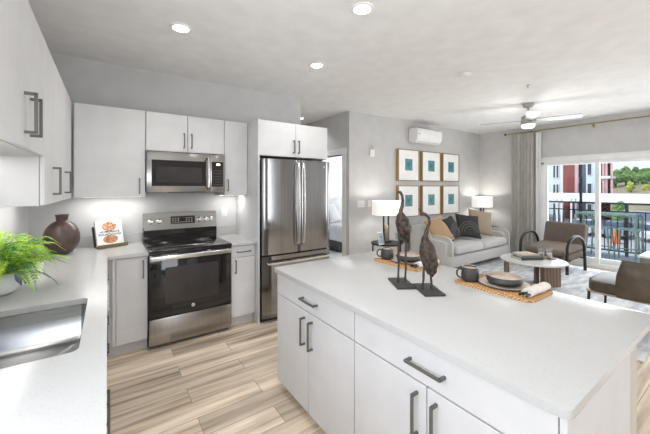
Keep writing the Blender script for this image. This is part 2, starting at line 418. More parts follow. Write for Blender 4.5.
# wall between hall and bedroom with the door opening
b = MB(); HX = 3.306; DY0, DY1, DZ = 4.20, 5.02, 2.06
b.box(HX, HX + .12, PY + .12, DY0, 0, CZ); b.box(HX, HX + .12, DY1, 6.72, 0, CZ); b.box(HX, HX + .12, DY0, DY1, DZ, CZ)
struct(b, 'wall_bedroom_side', M['wall'])
b = MB(); b.box(HX, WX, PY, PY + .12, 0, CZ); struct(b, 'wall_picture', M['wall'])
# window wall: opening y .88..2.73, z 0.03..2.0
WY0, WY1, WZ = .86, 2.73, 2.0
b = MB(); b.box(WX, WX + .16, WY1, PY + .12, 0, CZ); b.box(WX, WX + .16, -.4, WY0, 0, CZ); b.box(WX, WX + .16, -3.1, -2.4, 0, CZ); b.box(WX, WX + .16, -2.4, -.4, 0, .5); b.box(WX, WX + .16, -2.4, -.4, 2.45, CZ); b.box(WX, WX + .16, WY0, WY1, WZ, CZ)  # the second opening, out of view, is added for a fill lamp
struct(b, 'wall_window', M['wall'])
# unseen wall behind the camera, window openings added to let fill light in
b = MB()
b.box(LX, WX, -3.1, -3.0, 0, .45); b.box(LX, WX, -3.1, -3.0, 2.45, CZ)
for x0, x1 in ((LX, -.5), (.7, 3.31), (3.65, WX)): b.box(x0, x1, -3.1, -3.0, .45, 2.45)
struct(b, 'wall_back', M['wall'])
# bedroom shell
b = MB(); b.box(HX + .12, WX, 7.45, 7.6, 0, CZ); struct(b, 'wall_bedroom_back', M['trim'])
b = MB(); b.box(WX, WX + .1, PY + .12, 7.6, 0, CZ); struct(b, 'wall_bedroom_right', M['trim'])
b = MB(); b.box(HX + .12, WX, PY + .13, 7.45, 0, .012); struct(b, 'floor_bedroom', M['carpet'])
# door casing of the bedroom door
b = MB()
for y0, y1 in ((DY0 - .09, DY0), (DY1, DY1 + .09)): b.box(HX - .02, HX + .14, y0, y1, 0, DZ + .005)
b.box(HX - .024, HX + .144, DY0 - .105, DY1 + .105, DZ, DZ + .10)
struct(b, 'trim_1', M['trim'])
# baseboards
b = MB(); b.box(HX, WX, PY - .014, PY, 0, .10); struct(b, 'baseboard_picture', M['trim'])
b = MB(); b.box(HX - .014, HX, PY, DY0 - .09, 0, .10); struct(b, 'baseboard_hall', M['trim'])
b = MB(); b.box(WX - .014, WX, WY1 + .05, PY - .014, 0, .10); b.box(WX - .014, WX, -3, WY0 - .05, 0, .10); struct(b, 'baseboard_window', M['trim'])

# sliding balcony door, window_1
win = bpy.data.objects.new('window_1', None); COL.objects.link(win); win.location = (0, 0, 0); win['kind'] = 'structure'
b = MB()
b.box(WX + .02, WX + .12, WY1 - .055, WY1, 0.0, WZ); b.box(WX + .02, WX + .12, WY0, WY0 + .055, 0.0, WZ)
b.box(WX + .02, WX + .12, WY0, WY1, WZ - .03, WZ); b.box(WX + .0, WX + .14, WY0, WY1, 0.0, .09)
b.build('window_frame', M['winframe'], win, smooth=False)
for y0, y1, dx, nm in ((1.80, WY1 - .055, .03, 'sliding_sash'), (WY0 + .055, 1.86, .075, 'fixed_sash')):
    b = MB(); t = .062
    b.box(WX + dx, WX + dx + .04, y0, y0 + t, .09, WZ - .03); b.box(WX + dx, WX + dx + .04, y1 - t, y1, .09, WZ - .03)
    b.box(WX + dx, WX + dx + .04, y0 + t, y1 - t, .09, .185); b.box(WX + dx, WX + dx + .04, y0 + t, y1 - t, WZ - .03 - .035, WZ - .03)
    sh = b.build(nm, M['winframe'], win, smooth=False)
    b = MB(); b.box(WX + dx + .017, WX + dx + .023, y0 + t, y1 - t, .185, WZ - .065); b.build('pane', M['glass'], sh, smooth=False)
b = MB(); b.box(WX + .022, WX + .03, WY1 - .11, WY1 - .085, .95, 1.15, .003); b.build('door_handle', M['white'], win)
b = MB(); b.box(WX - .02, WX, WY0 - .07, WY1 + .07, WZ, WZ + .09); b.box(WX - .035, WX, WY0 - .09, WY1 + .09, WZ + .09, WZ + .105)
b.box(WX - .02, WX, WY1, WY1 + .07, 0, WZ)
struct(b, 'trim_2', M['trim'])

# ------------------------------------------------------------------ kitchen cabinets
def pull(mb, x, z, L, horiz, proj=.034, w=.0055):
    """square bar pull centred at x,z on the plane y=0 (faces -y)"""
    if horiz:
        mb.box(x - L / 2, x + L / 2, -proj - w, -proj + w, z - w, z + w, .0015)
        for q in (-1, 1): mb.box(x + q * (L / 2 - w) - w, x + q * (L / 2 - w) + w, -proj, 0, z - w, z + w)
    else:
        mb.box(x - w, x + w, -proj - w, -proj + w, z - L / 2, z + L / 2, .0015)
        for q in (-1, 1): mb.box(x - w, x + w, -proj, 0, z + q * (L / 2 - w) - w, z + q * (L / 2 - w) + w)
def cabinet(name, label, origin, rz, wdt, dep, z0, z1, fronts, group=None, kick=False, filler=None, bodymat='cab', endtop=None):
    """fronts: (kind, x0, x1, z0, z1, hx, hz, L, horizontal)"""
    t = thing(name, label, 'cabinet', (origin[0], origin[1], 0 if kick else z0), rz, group)
    zo = 0 if kick else z0
    b = MB(); b.box(0, wdt, .021, dep, z0 - zo, z1 - zo); b.build('body', M[bodymat], t, smooth=False)
    if kick:
        b = MB(); b.box(0, wdt, .075, .09, 0, z0 - .001); b.build('toe_kick', M['cab_in'], t, smooth=False)
    if filler:
        for f in filler:
            b = MB(); b.box(f[0], f[1], 0, .02, f[2] - zo, f[3] - zo); b.build('filler_strip', M['cab'], t, smooth=False)
    for kind, x0, x1, a0, a1, hx, hz, L, hor in fronts:
        b = MB(); g = .0024
        b.box(x0 + g, x1 - g, 0, .019, a0 + g - zo, a1 - g - zo, .0012, 1); d = b.build(kind, M['cab'], t, smooth=False)
        if L:
            b = MB(); pull(b, hx, hz - zo, L, hor); b.build('handle', M['pull'], d, smooth=False)
    return t
UB, UT = 1.405, 2.246
YU = 3.50   # face plane of the uppers on the stove wall
G1 = 'wall cabinets over the stove counter'
cabinet('wall_cabinet', 'wide white wall cabinet with one door in the corner left of the microwave', (-.255, YU), 0, .557, KY - YU - .003, UB, UT,
        [('door', .008, .555, UB, UT, .505, 1.51, .15, False)], G1)
cabinet('wall_cabinet', 'short white two-door wall cabinet directly above the microwave', (.304, YU), 0, .762, KY - YU - .003, 1.86, UT,
        [('door', 0, .381, 1.86, UT, .345, 1.98, .15, False), ('door', .381, .762, 1.86, UT, .418, 1.98, .15, False)], G1)
cabinet('wall_cabinet', 'narrow white wall cabinet between the microwave and the refrigerator panel', (1.068, YU), 0, .272, KY - YU - .003, UB, UT,
        [('door', 0, .27, UB, UT, .035, 1.52, .13, False)], G1)
cabinet('wall_cabinet', 'deep white two-door cabinet above the refrigerator', (1.362, 3.215), 0, .918, KY - 3.215 - .003, 1.85, UT,
        [('door', 0, .459, 1.85, UT, .425, 1.97, .15, False), ('door', .459, .918, 1.85, UT, .492, 1.97, .15, False)])
b = MB(); b.box(1.342, 1.360, 3.195, KY - .003, 0, UT + .002)
tag(b.build('end_panel', M['cab'], None, smooth=False), 'tall white end panel standing left of the refrigerator', 'panel')
# left run uppers, face x=-.26, facing +x
G2 = 'wall cabinets over the sink counter'
cabinet('wall_cabinet', 'shorter white two-door wall cabinet above the sink at the left edge', (-.262, 1.28), PI / 2, .808, .335, 1.65, UT,
        [('door', 0, .404, 1.65, UT, .35, 1.785, .16, False), ('door', .404, .808, 1.65, UT, .455, 1.785, .16, False)], G2)
cabinet('wall_cabinet', 'tall white two-door wall cabinet beyond the sink with its bare white side showing', (-.262, 2.09), PI / 2, 1.395, .335, UB, UT,
        [('door', 0, .37, UB, UT, .285, 1.535, .16, False), ('door', .37, .95, UB, UT, .885, 1.535, .16, False)], G2, filler=[(.952, 1.395, UB, UT)])
# lower cabinets, face y=3.27
YL = 3.272; BT = .874
G3 = 'base cabinets under the stove wall counter'
cabinet('base_cabinet', 'narrow white one-door base cabinet left of the stove', (.0, YL), 0, .300, KY - YL - .003, .105, BT,
        [('door', .055, .298, .108, BT - .006, .262, .755, .16, False)], G3, kick=True, filler=[(.03, .054, .105, BT)])
cabinet('base_cabinet', 'narrow white base cabinet with one drawer and one door right of the stove', (1.069, YL), 0, .271, KY - YL - .003, .105, BT,
        [('drawer', .002, .269, .745, BT - .006, .135, .805, .15, True), ('door', .002, .269, .108, .742, .045, .65, .14, False)], G3, kick=True)
# left run bases, facing +x, face x=-.018
G4 = 'base cabinets under the sink counter'
fr = []
for z0_, z1_ in ((.108, .36), (.362, .54), (.542, .71), (.712, .868)): fr.append(('drawer', .002, .52, z0_, z1_, .26, (z0_ + z1_) / 2, .16, True))
cabinet('base_cabinet', 'white four-drawer base cabinet under the corner end of the sink counter', (-.031, 2.72), PI / 2, .522, .565, .105, BT, fr, G4, kick=True)
cabinet('base_cabinet', 'white two-door base cabinet under the sink', (-.031, 1.22), PI / 2, .90, .565, .105, .68,
        [('door', .002, .449, .108, .676, .40, .5, .16, False), ('door', .451, .898, .108, .676, .50, .5, .16, False)], G4, kick=True)
t = thing('dishwasher', 'stainless dishwasher built in under the sink counter beside the drawers', 'dishwasher', (-.031, 2.124, 0), PI / 2)
b = MB(); b.box(0, .594, .02, .56, .11, BT - .002); b.box(0, .594, .06, .56, .0, .109); b.build('body', M['black'], t, smooth=False)
b = MB(); b.box(.002, .592, -.004, .02, .11, BT - .004, .004); b.build('door', M['steel'], t, smooth=False)
b = MB(); b.tube([(.05, -.03, .80), (.54, -.03, .80)], .008); b.box(.05, .062, -.03, 0, .793, .807); b.box(.53, .542, -.03, 0, .793, .807); b.build('handle', M['handle_steel'], t)
cabinet('base_cabinet', 'white base cabinet under the near end of the sink counter', (-.031, .30), PI / 2, .918, .565, .105, BT,
        [('door', .002, .457, .108, BT - .006, .42, .755, .16, False), ('door', .459, .916, .108, BT - .006, .50, .755, .16, False)], G4, kick=True)

# countertops
CT = .905; C0 = .876
b = MB()
outer = [(LX + .001, .28), (-.003, .28), (-.003, 3.238), (.302, 3.238), (.302, KY - .001), (LX + .001, KY - .001)]
hole = rrect(-.505, -.088, 1.44, 2.105, .03)
b.slab(outer, [hole], C0, CT)
ct = tag(b.build('countertop', M['quartz'], None, smooth=False), 'white speckled quartz countertop running past the sink into the corner', 'countertop')
def addto(o_builder, name, par, mat):  # part in world coordinates under a mesh thing whose origin moved
    o_builder.bm.verts.ensure_lookup_table()
    bmesh.ops.translate(o_builder.bm, vec=-par.location, verts=o_builder.bm.verts[:])
    return o_builder.build(name, mat, par, smooth=False)
b = MB(); b.box(LX + .02, .302, KY - .021, KY - .001, CT, 1.008); b.box(LX + .001, LX + .02, .28, KY - .001, CT, 1.008)
addto(b, 'backsplash', ct, M['quartz'])
b = MB(); b.box(1.068, 1.3405, 3.238, KY - .001, C0, CT, .002, 1)
ct2 = tag(b.build('countertop', M['quartz'], None, smooth=False), 'small white quartz countertop between the stove and the refrigerator panel', 'countertop')
b = MB(); b.box(1.068, 1.3405, KY - .021, KY - .001, CT, 1.008); addto(b, 'backsplash', ct2, M['quartz'])

# sink
t = thing('sink', 'undermounted stainless steel kitchen sink bowl at the left', 'sink', (-.2965, 1.7725, .69))
b = MB()
def ring(x0, x1, y0, y1, r, z): return [b.bm.verts.new((x, y, z)) for x, y in rrect(x0, x1, y0, y1, r)]
X0, X1, Y0, Y1 = -.2085, .2085, -.3325, .3325
rings = [ring(X0 - .012, X1 + .012, Y0 - .012, Y1 + .012, .03, .184), ring(X0, X1, Y0, Y1, .03, .1835), ring(X0 + .004, X1 - .004, Y0 + .004, Y1 - .004, .03, .03),
         ring(X0 + .03, X1 - .03, Y0 + .03, Y1 - .03, .02, .004), ring(-.03, .03, -.03, .03, .029, .0)]
for A, B_ in zip(rings, rings[1:]):
    for k in range(len(A)): b.bm.faces.new((A[k], A[(k + 1) % len(A)], B_[(k + 1) % len(A)], B_[k]))
b.bm.faces.new(rings[-1])
b.build('bowl', M['steel_sink'], t, auto=1.0)
b = MB(); b.lathe([(0, .004), (.02, .004), (.036, .007), (.042, .004), (.042, .001)], n=24); b.build('drain', M['handle_steel'], t)

# ------------------------------------------------------------------ range
t = thing('stove', 'stainless steel freestanding electric range with black glass cooktop and oven door', 'stove', (.685, 3.24, 0))
HW = .379
b = MB(); b.box(-HW, HW, .03, .63, .02, .898); b.build('body', M['black'], t, smooth=False)
b = MB(); b.box(-HW, HW, -.004, .56, .898, .913, .003); b.build('cooktop', M['blackglass'], t)
for x, y, r in ((-.19, .15, .105), (.19, .15, .085), (-.19, .42, .08), (.19, .42, .095)):
    b = MB(); b.lathe([(r - .003, .9132), (r - .003, .9137), (r, .9137), (r, .9132)], (x, y, 0), 36)
    b.lathe([(r * .6 - .002, .9132), (r * .6 - .002, .9137), (r * .6, .9137), (r * .6, .9132)], (x, y, 0), 36)
    b.build('burner_ring', M['steel'], t)
b = MB(); b.box(-HW, HW, -.002, .028, .875, .897); b.build('front_rail', M['blackglass'], t, smooth=False)
b = MB(); b.box(-HW, HW, .55, .64, .898, 1.06); b.build('rear_riser', M['blackglass'], t, smooth=False)
b = MB()
a = [(-HW, .545, 1.035), (HW, .545, 1.035), (HW, .575, 1.215), (-HW, .575, 1.215)]
vs = [b.bm.verts.new(p) for p in a] + [b.bm.verts.new((p[0], .645, p[2])) for p in a]
for f in ((0, 1, 2, 3), (7, 6, 5, 4), (0, 4, 5, 1), (3, 2, 6, 7), (1, 5, 6, 2), (0, 3, 7, 4)): b.bm.faces.new([vs[i] for i in f])
bmesh.ops.bevel(b.bm, geom=b.bm.edges[:], offset=.004, segments=2, affect='EDGES')
bgd = b.build('control_panel', M['steel_h'], t)
TM = Matrix.Translation((0, .56, 1.125)) @ Matrix.Rotation(-math.atan(.03 / .18), 4, 'X')
b = MB(); b.box(-.115, .135, -.004, .002, -.036, .048, mat=TM); dsp = b.build('display', M['blackglass'], bgd, smooth=False)
b = MB()
for i in range(8):
    for j in range(3):
        if not (2 < i < 5 and j > 0): b.box(-.10 + i * .028, -.088 + i * .028, -.0048, -.0038, -.022 + j * .022, -.016 + j * .022, mat=TM)
b.build('printed_symbols', M['white'], dsp, smooth=False)
for kx in (-.315, -.235, .185, .25, .312):
    b = MB(); KM = TM @ Matrix.Translation((kx, 0, 0)) @ Matrix.Rotation(PI / 2, 4, 'X')
    b.lathe([(0, .0), (.027, .0), (.027, .006), (.022, .008), (.020, .03), (.016, .033), (0, .033)], n=20, mat=KM)
    b.box(-.003, .003, -.016, .016, .030, .037, .001, mat=KM)
    b.build('knob', M['handle_steel'], t)
b = MB(); b.box(-HW + .002, HW - .002, -.004, .028, .286, .872, .004); dr = b.build('oven_door', M['blackglass'], t)
b = MB(); b.box(-.245, .245, -.0052, -.003, .40, .745, .001, 1); b.build('window', M['oven_window'], dr, smooth=False)
b = MB(); b.box(-HW + .004, HW - .004, -.036, -.022, .818, .862, .007, 3)
for q in (-1, 1): b.box(q * .345 - .012, q * .345 + .012, -.024, -.004, .828, .852)
b.build('handle', M['handle_steel'], dr)
BM_ = Matrix.Translation((0, -.004, .348)) @ Matrix.Rotation(PI / 2, 4, 'X')
b = MB(); b.lathe([(0, 0), (.017, 0), (.017, .002), (.0145, .0028), (.0145, .002), (0, .002)], n=24, mat=BM_)
b.tube([(-.009, -.003, .0028), (-.004, .006, .0028), (.0, -.004, .0028), (.005, .006, .0028), (.009, -.004, .0028)], .0012, 6, mat=BM_)
b.build('badge', M['handle_steel'], dr)
b = MB(); b.box(-HW + .002, HW - .002, -.002, .028, .035, .278, .004); b.build('drawer', M['steel'], t)

# ------------------------------------------------------------------ microwave
t = thing('microwave', 'stainless over-the-range microwave with dark window hung under the short cabinet', 'microwave', (.685, 3.465, 1.448))
b = MB(); b.box(-HW, HW, .03, .43, 0, .402); b.build('body', M['black'], t, smooth=False)
b = MB(); b.box(-HW, .218, 0, .03, .0, .402, .004); d = b.build('door', M['steel_h'], t)
b = MB(); b.box(-.335, .175, -.003, .001, .062, .322, .001, 1); b.build('window_surround', M['blackglass'], d, smooth=False)
b = MB(); b.box(-.295, .135, -.0042, -.0028, .098, .255, .0005, 1); b.build('window', M['oven_window'], d, smooth=False)
b = MB(); b.tube([(.197, -.004, .03), (.197, -.036, .05), (.197, -.042, .20), (.197, -.036, .35), (.197, -.004, .37)], .010, 12); b.build('handle', M['handle_steel'], d)
b = MB(); b.box(.221, HW, 0, .03, .0, .402, .004); p = b.build('control_panel', M['steel_h'], t)
b = MB(); b.box(.236, HW - .02, -.003, .001, .055, .325, .001, 1); kp = b.build('keypad', M['blackglass'], p, smooth=False)
b = MB()
for i in range(4):
    for j in range(6): b.box(.25 + i * .026, .262 + i * .026, -.0038, -.0028, .075 + j * .03, .081 + j * .03)
b.build('printed_symbols', M['pull'], kp, smooth=False)
b = MB(); b.box(.285, .325, -.0038, -.0028, .288, .306); b.build('clock_display', M['fanled'], kp, smooth=False)
b = MB(); b.box(-.18, .18, .03, .14, -.006, -.0005); b.box(-.3, -.22, .2, .34, -.004, -.0005); b.build('vent_grille', M['black'], t, smooth=False)

# ------------------------------------------------------------------ refrigerator
t = thing('refrigerator', 'stainless french-door refrigerator with bottom freezer drawer', 'refrigerator', (1.822, 3.135, 0))
b = MB(); b.box(-.45, .45, .075, .74, .03, 1.80); b.build('body', M['darkmetal'], t, smooth=False)
def fdoor(x0, x1, z0, z1, nm):
    b = MB(); n = 14
    P = []
    for k in range(n + 1):
        x = x0 + (x1 - x0) * k / n; u = (x) / .45
        e = min(x - x0, x1 - x) ; r = .014
        P.append((x, .012 * (u * u) + (0 if e > r else (r - math.sqrt(max(0, r * r - (r - e) ** 2))))))
    P += [(x1, .07), (x0, .07)]
    b.prism(P, z0, z1); return b.build(nm, M['steel_fridge'], t, auto=.9)
dl = fdoor(-.45, -.002, .752, 1.812, 'door'); drr = fdoor(.002, .45, .752, 1.812, 'door'); dz = fdoor(-.45, .45, .06, .735, 'freezer_drawer')
for d, x in ((dl, -.034), (drr, .034)):
    b = MB(); pts = [(x, 0, .84), (x, -.045, .852)] + [(x, -.052 - .016 * math.sin(PI * k / 8), .86 + .90 * k / 8) for k in range(9)] + [(x, -.045, 1.768), (x, 0, 1.78)]
    b.tube(pts, .0135, 10); b.build('handle', M['handle_steel'], d)
b = MB(); pts = [(-.40, .005, .665), (-.40, -.04, .665)] + [(-.395 + .79 * k / 8, -.05 - .012 * math.sin(PI * k / 8), .665) for k in range(9)] + [(.40, -.04, .665), (.40, .005, .665)]
b.tube(pts, .0135, 10); b.build('handle', M['handle_steel'], dz)
LM = Matrix.Translation((.36, .0085, 1.745)) @ Matrix.Rotation(PI / 2, 4, 'X')
b = MB(); b.lathe([(0, 0), (.012, 0), (.012, .002), (0, .002)], n=20, mat=LM); b.build('badge', M['handle_steel'], drr)
b = MB(); b.box(-.44, .44, .09, .12, 0.0, .055); b.build('base_grille', M['black'], t, smooth=False)

# ------------------------------------------------------------------ island
IX = 1.03
G5 = 'island cabinets facing the stove aisle'
def islandcab(label, y1, wd, hL, xs):
    return cabinet('island_cabinet', label, (IX, y1), -PI / 2, wd, .60, .075, BT,
        [('drawer', .0, wd, .715, .866, xs, .79, hL, True),
         ('door', .0, wd / 2, .078, .712, wd / 2 - .045, .585, .175, False), ('door', wd / 2, wd, .078, .712, wd / 2 + .045, .585, .175, False)], G5, kick=True)
islandcab('white island cabinet with a drawer over two doors, at the refrigerator end', 2.095, .878, .17, .46)
islandcab('white island cabinet with a drawer over two doors, at the end nearest the camera', 1.215, .878, .17, .44)
b = MB(); b.box(IX - .001, 1.700, .318, .336, 0, BT, .001, 1)
tag(b.build('island_end_panel', M['cab'], None, smooth=False), 'flat white end panel closing the near end of the island', 'panel')
b = MB(); b.box(1.702, 1.80, .318, 2.09, 0, BT)
tag(b.build('island_back_wall', M['island_back'], None, smooth=False), 'beige half wall behind the island cabinets holding up the overhang', 'panel')
b = MB(); b.prism(rrect(1.002, 2.088, .302, 2.108, .028), C0, CT, bev=.003)
tag(b.build('island_countertop', M['quartz'], None), 'large white speckled quartz top of the kitchen island', 'countertop')

# ------------------------------------------------------------------ ceiling fixtures
def downlight(x, y, label, on=True, r=.082):
    t = thing('downlight', label, 'ceiling light', (x, y, CZ - .012), 0, 'recessed ceiling lights')
    b = MB(); b.lathe([(r * .72, .012), (r * .74, .002), (r * .9, 0), (r, .005), (r, .012)], n=36); b.build('trim_ring', M['white'], t)
    b = MB(); b.lathe([(0, .007), (r * .72, .007), (r * .72, .0115), (0, .0115)], n=36); b.build('diffuser', M['led'], t)
    l = bpy.data.lights.new('downlight_lamp', 'SPOT'); l.energy = DOWNLIGHT_W; l.spot_size = math.radians(140); l.spot_blend = .8; l.shadow_soft_size = .06; l.color = (1, .99, .98)
    o = bpy.data.objects.new('downlight_lamp', l); COL.objects.link(o); o.parent = t; o.location = (0, 0, -.01)
downlight(.479, 2.70, 'round recessed ceiling light above the stove aisle, leftmost of the lit discs')
downlight(1.49, 1.67, 'round recessed ceiling light highest in the picture, above the island')
downlight(1.79, 2.715, 'round recessed ceiling light in front of the refrigerator, between the other kitchen lights')
downlight(2.93, 4.97, 'tiny far recessed ceiling light at the hall beside the kitchen wall corner', r=.06)
downlight(.50, .35, 'added unseen fill downlight above the near end of the stove aisle')  # out of view, put in to light the aisle floor and island
downlight(3.6, -.9, 'added unseen fill downlight over the open floor right of the island')  # extra light outside the view, put in as general fill
b = MB(); b.lathe([(0, CZ - .001), (.062, CZ - .001), (.062, CZ - .018), (.05, CZ - .034), (.02, CZ - .036), (0, CZ - .036)], (3.29, 1.965, 0), 32)
tag(b.build('smoke_detector', M['white']), 'round white smoke detector on the ceiling left of the fan', 'smoke detector')
b = MB(); b.cyl((4.31, 1.74, 0), .024, CZ - .006, CZ - .001); b.cyl((4.31, 1.74, 0), .006, CZ - .035, CZ - .006, 10); b.cyl((4.31, 1.74, 0), .013, CZ - .038, CZ - .034, 14)
tag(b.build('sprinkler_head', M['nickel']), 'small metal sprinkler head on the ceiling just before the fan', 'sprinkler')

# ceiling fan
t = thing('ceiling_fan', 'silver ceiling fan with warm light over the living area', 'ceiling fan', (5.26, 2.12, 2.40))
b = MB(); b.lathe([(0, CZ - 2.401), (.075, CZ - 2.401), (.075, CZ - 2.44), (.06, CZ - 2.455), (0, CZ - 2.455)], n=32); b.build('canopy', M['nickel'], t)
b = MB(); b.lathe([(0, .33), (.013, .33), (.013, .20), (.03, .20), (.03, .185), (0, .185)], n=16); b.build('downrod', M['nickel'], t)
b = MB(); b.lathe([(0, .19), (.07, .188), (.09, .175), (.09, .115), (.098, .10), (.098, .05), (0, .05)], n=36); b.build('motor_housing', M['nickel'], t)
b = MB(); b.lathe([(0, .05), (.088, .05), (.088, .02), (.07, .004), (0, 0)], n=36); b.build('light_diffuser', M['fanled'], t)
l = bpy.data.lights.new('fan_lamp', 'POINT'); l.energy = 12; l.shadow_soft_size = .17; l.color = (1, .97, .93)
o = bpy.data.objects.new('fan_lamp', l); COL.objects.link(o); o.parent = t; o.location = (0, 0, -.10)
for a in (115, 208, 295, 25):
    b = MB(); pts = [(.08, -.03), (.16, -.055), (.62, -.075), (.655, -.05), (.655, .05), (.62, .075), (.16, .055), (.08, .03)]
    BMx = Matrix.Rotation(math.radians(a), 4, 'Z') @ Matrix.Translation((0, 0, .115)) @ Matrix.Rotation(math.radians(-12), 4, 'X')
    b.prism(pts, -.004, .004, mat=BMx); b.build('blade', M['blade'], t, smooth=False)

# mini split
t = thing('air_conditioner', 'white wall-mounted split air conditioner above the framed prints', 'air conditioner', (5.17, PY, 2.35))
b = MB(); P = [(0, .04), (0, .285), (-.19, .285), (-.225, .26), (-.232, .16), (-.21, .06), (-.16, .01), (-.06, 0)]
XM = Matrix(((0, 0, 1, 0), (1, 0, 0, 0), (0, 1, 0, 0), (0, 0, 0, 1)))
b.prism(P, -.385, .385, mat=XM); bmesh.ops.bevel(b.bm, geom=[e for e in b.bm.edges if len(e.link_faces) == 2 and e.calc_face_angle(0) > .6], offset=.012, segments=3, affect='EDGES')
b.build('housing', M['white'], t)
b = MB(); b.box(-.33, .33, -.232, -.17, .028, .05, .003, mat=Matrix.Translation((0, .02, -.005))); b.build('louver', M['trim'], t, smooth=False)
b = MB(); b.box(-.355, -.32, -.2335, -.230, .15, .165); b.build('badge', M['pull'], t, smooth=False)
b = MB()
b.box(-.35, .35, -.185, -.02, .2855, .289)
b.build('intake_grille', M['pull'], t, smooth=False)

# wall plates etc
def plate(x, z, n, label, wall='picture'):
    t = thing('switch_plate', label, 'switch plate', (x, PY - .001, z), 0, 'switch plates on the picture wall' if wall == 'picture' else None)
    w_ = .07 + .046 * (n - 1)
    b = MB(); b.box(-w_ / 2, w_ / 2, -.006, 0, -.057, .057, .002); b.build('cover', M['white'], t)
    for i in range(n):
        x_ = -(n - 1) * .023 + i * .046; b = MB(); b.box(x_ - .016, x_ + .016, -.009, -.006, -.032, .032, .001); b.build('rocker', M['whitecer'], t)
    return t
plate(3.56, 1.21, 3, 'wide white switch plate on the wall, nearest the bedroom doorway')
plate(3.75, 1.21, 1, 'white switch plate on the wall just left of the lamp shade')
t = thing('power_outlet', 'white double outlet on the backsplash wall right of the stove', 'outlet', (1.19, KY - .001, 1.19))
b = MB(); b.box(-.036, .036, -.006, 0, -.058, .058, .002); b.build('cover', M['white'], t)
for z in (-.022, .022):
    b = MB(); b.box(-.016, .016, -.009, -.006, z - .014, z + .014, .002); b.build('socket', M['whitecer'], t)
t = thing('alarm_strobe', 'small white fire alarm strobe high on the wall left of the prints', 'alarm', (3.80, PY - .001, 2.04))
b = MB(); b.box(-.05, .05, -.04, 0, 0, .12, .008); b.build('housing', M['white'], t)
b = MB(); b.lathe([(0, .20), (.016, .19), (.026, .13), (.028, .12), (0, .12)], (0, -.02, 0), 16); b.build('lens', M['drink'], t)

# under-cabinet LED bars
def ledbar(x0, x1, y, z, label, rz=0, w=2.2):
    t = thing('light_bar', label, 'light bar', ((x0 + x1) / 2, y, z - .0058), rz, 'light bars under the wall cabinets')
    L = x1 - x0
    b = MB(); b.box(-L / 2, L / 2, -.012, .012, .0025, .0055); b.build('housing', M['white'], t, smooth=False)
    b = MB(); b.box(-L / 2 + .005, L / 2 - .005, -.009, .009, .0005, .0025); b.build('diffuser', M['led'], t, smooth=False)
    l = bpy.data.lights.new('bar_lamp', 'AREA'); l.shape = 'RECTANGLE'; l.size = L; l.size_y = .12; l.energy = w * L; l.color = (1, .99, .97)
    o = bpy.data.objects.new('bar_lamp', l); COL.objects.link(o); o.parent = t; o.location = (0, 0, -.002)
ledbar(-.2, .29, 3.715, UB, 'slim light bar under the corner wall cabinet left of the stove', w=UNDERCAB_W * 2.6)
ledbar(1.08, 1.33, 3.715, UB, 'slim light bar under the narrow wall cabinet right of the microwave', w=UNDERCAB_W * 2.6)
ledbar(-.45 - .6, -.45 + .6, 2.8, UB, 'slim light bar under the wall cabinet beyond the sink', PI / 2, w=UNDERCAB_W)
ledbar(-.45 - .35, -.45 + .35, 1.69, 1.65, 'slim light bar under the wall cabinet above the sink', PI / 2, w=UNDERCAB_W * .5)

# ------------------------------------------------------------------ things on the sink counter
# vase
b = MB()
prof = [(0, 0), (.04, 0), (.05, .004)]
for k in range(1, 17):
    a = -PI / 2 + PI * (.10 + .84 * k / 17); prof.append((.130 * math.cos(a), .148 + .154 * math.sin(a)))
prof += [(.040, .298), (.042, .304), (.045, .336), (.051, .345), (.049, .35), (.038, .347), (.036, .304), (0, .30)]
b.lathe(prof, (-.335, 3.60, CT + .0005), 48)
tag(b.build('clay_vase', M['vase']), 'round dark brown clay vase with a short neck on the corner of the counter', 'vase')

# cookbook on stand
t = thing('cookbook_stand', 'brown wooden ledge book stand on the counter left of the stove', 'book stand', (.02, 3.765, CT), math.radians(22))
b = MB(); b.box(-.125, .125, -.06, .02, 0, .018, .002); b.box(-.13, .13, -.075, -.058, .004, .036, .002); b.build('ledge', M['stand'], t, smooth=False)
b = MB(); BK = Matrix.Translation((0, -.02, .019)) @ Matrix.Rotation(math.radians(-16), 4, 'X')
b.box(-.135, .135, .030, .036, 0.0, .20, mat=BK); b.build('back_rest', M['darkmetal'], t, smooth=False)
bk = thing('cookbook', 'white cookbook with orange bread pictures propped on the brown stand', 'book', (.02, 3.765, CT + .019), math.radians(22))
BK = Matrix.Translation((0, -.022, .001)) @ Matrix.Rotation(math.radians(-16), 4, 'X')
b = MB(); b.box(-.118, .118, 0, .003, 0, .25, mat=BK); b.box(-.118, .118, .022, .025, 0, .25, mat=BK); b.box(-.118, -.114, 0, .025, 0, .25, mat=BK); b.build('cover', M['paper'], bk, smooth=False)
b = MB(); b.box(-.114, .113, .003, .022, .003, .246, mat=BK); b.build('page_block', M['pages'], bk, smooth=False)
for c, rx, rzz, sd in (((.0, .188), .066, .046, 1), ((.0, .060), .066, .042, 5)):
    b = MB(); n = 22
    P = [(c[0] + rx * math.cos(2 * PI * k / n) * (1 + .12 * noise.noise(Vector((k * .7, sd, 0)))), c[1] + rzz * math.sin(2 * PI * k / n) * (1 + .15 * noise.noise(Vector((k * .9, sd, 3))))) for k in range(n)]
    b.prism(P, 0, .0008, mat=BK @ Matrix.Rotation(PI / 2, 4, 'X')); b.build('bread_picture', M['bread'], bk, smooth=False)
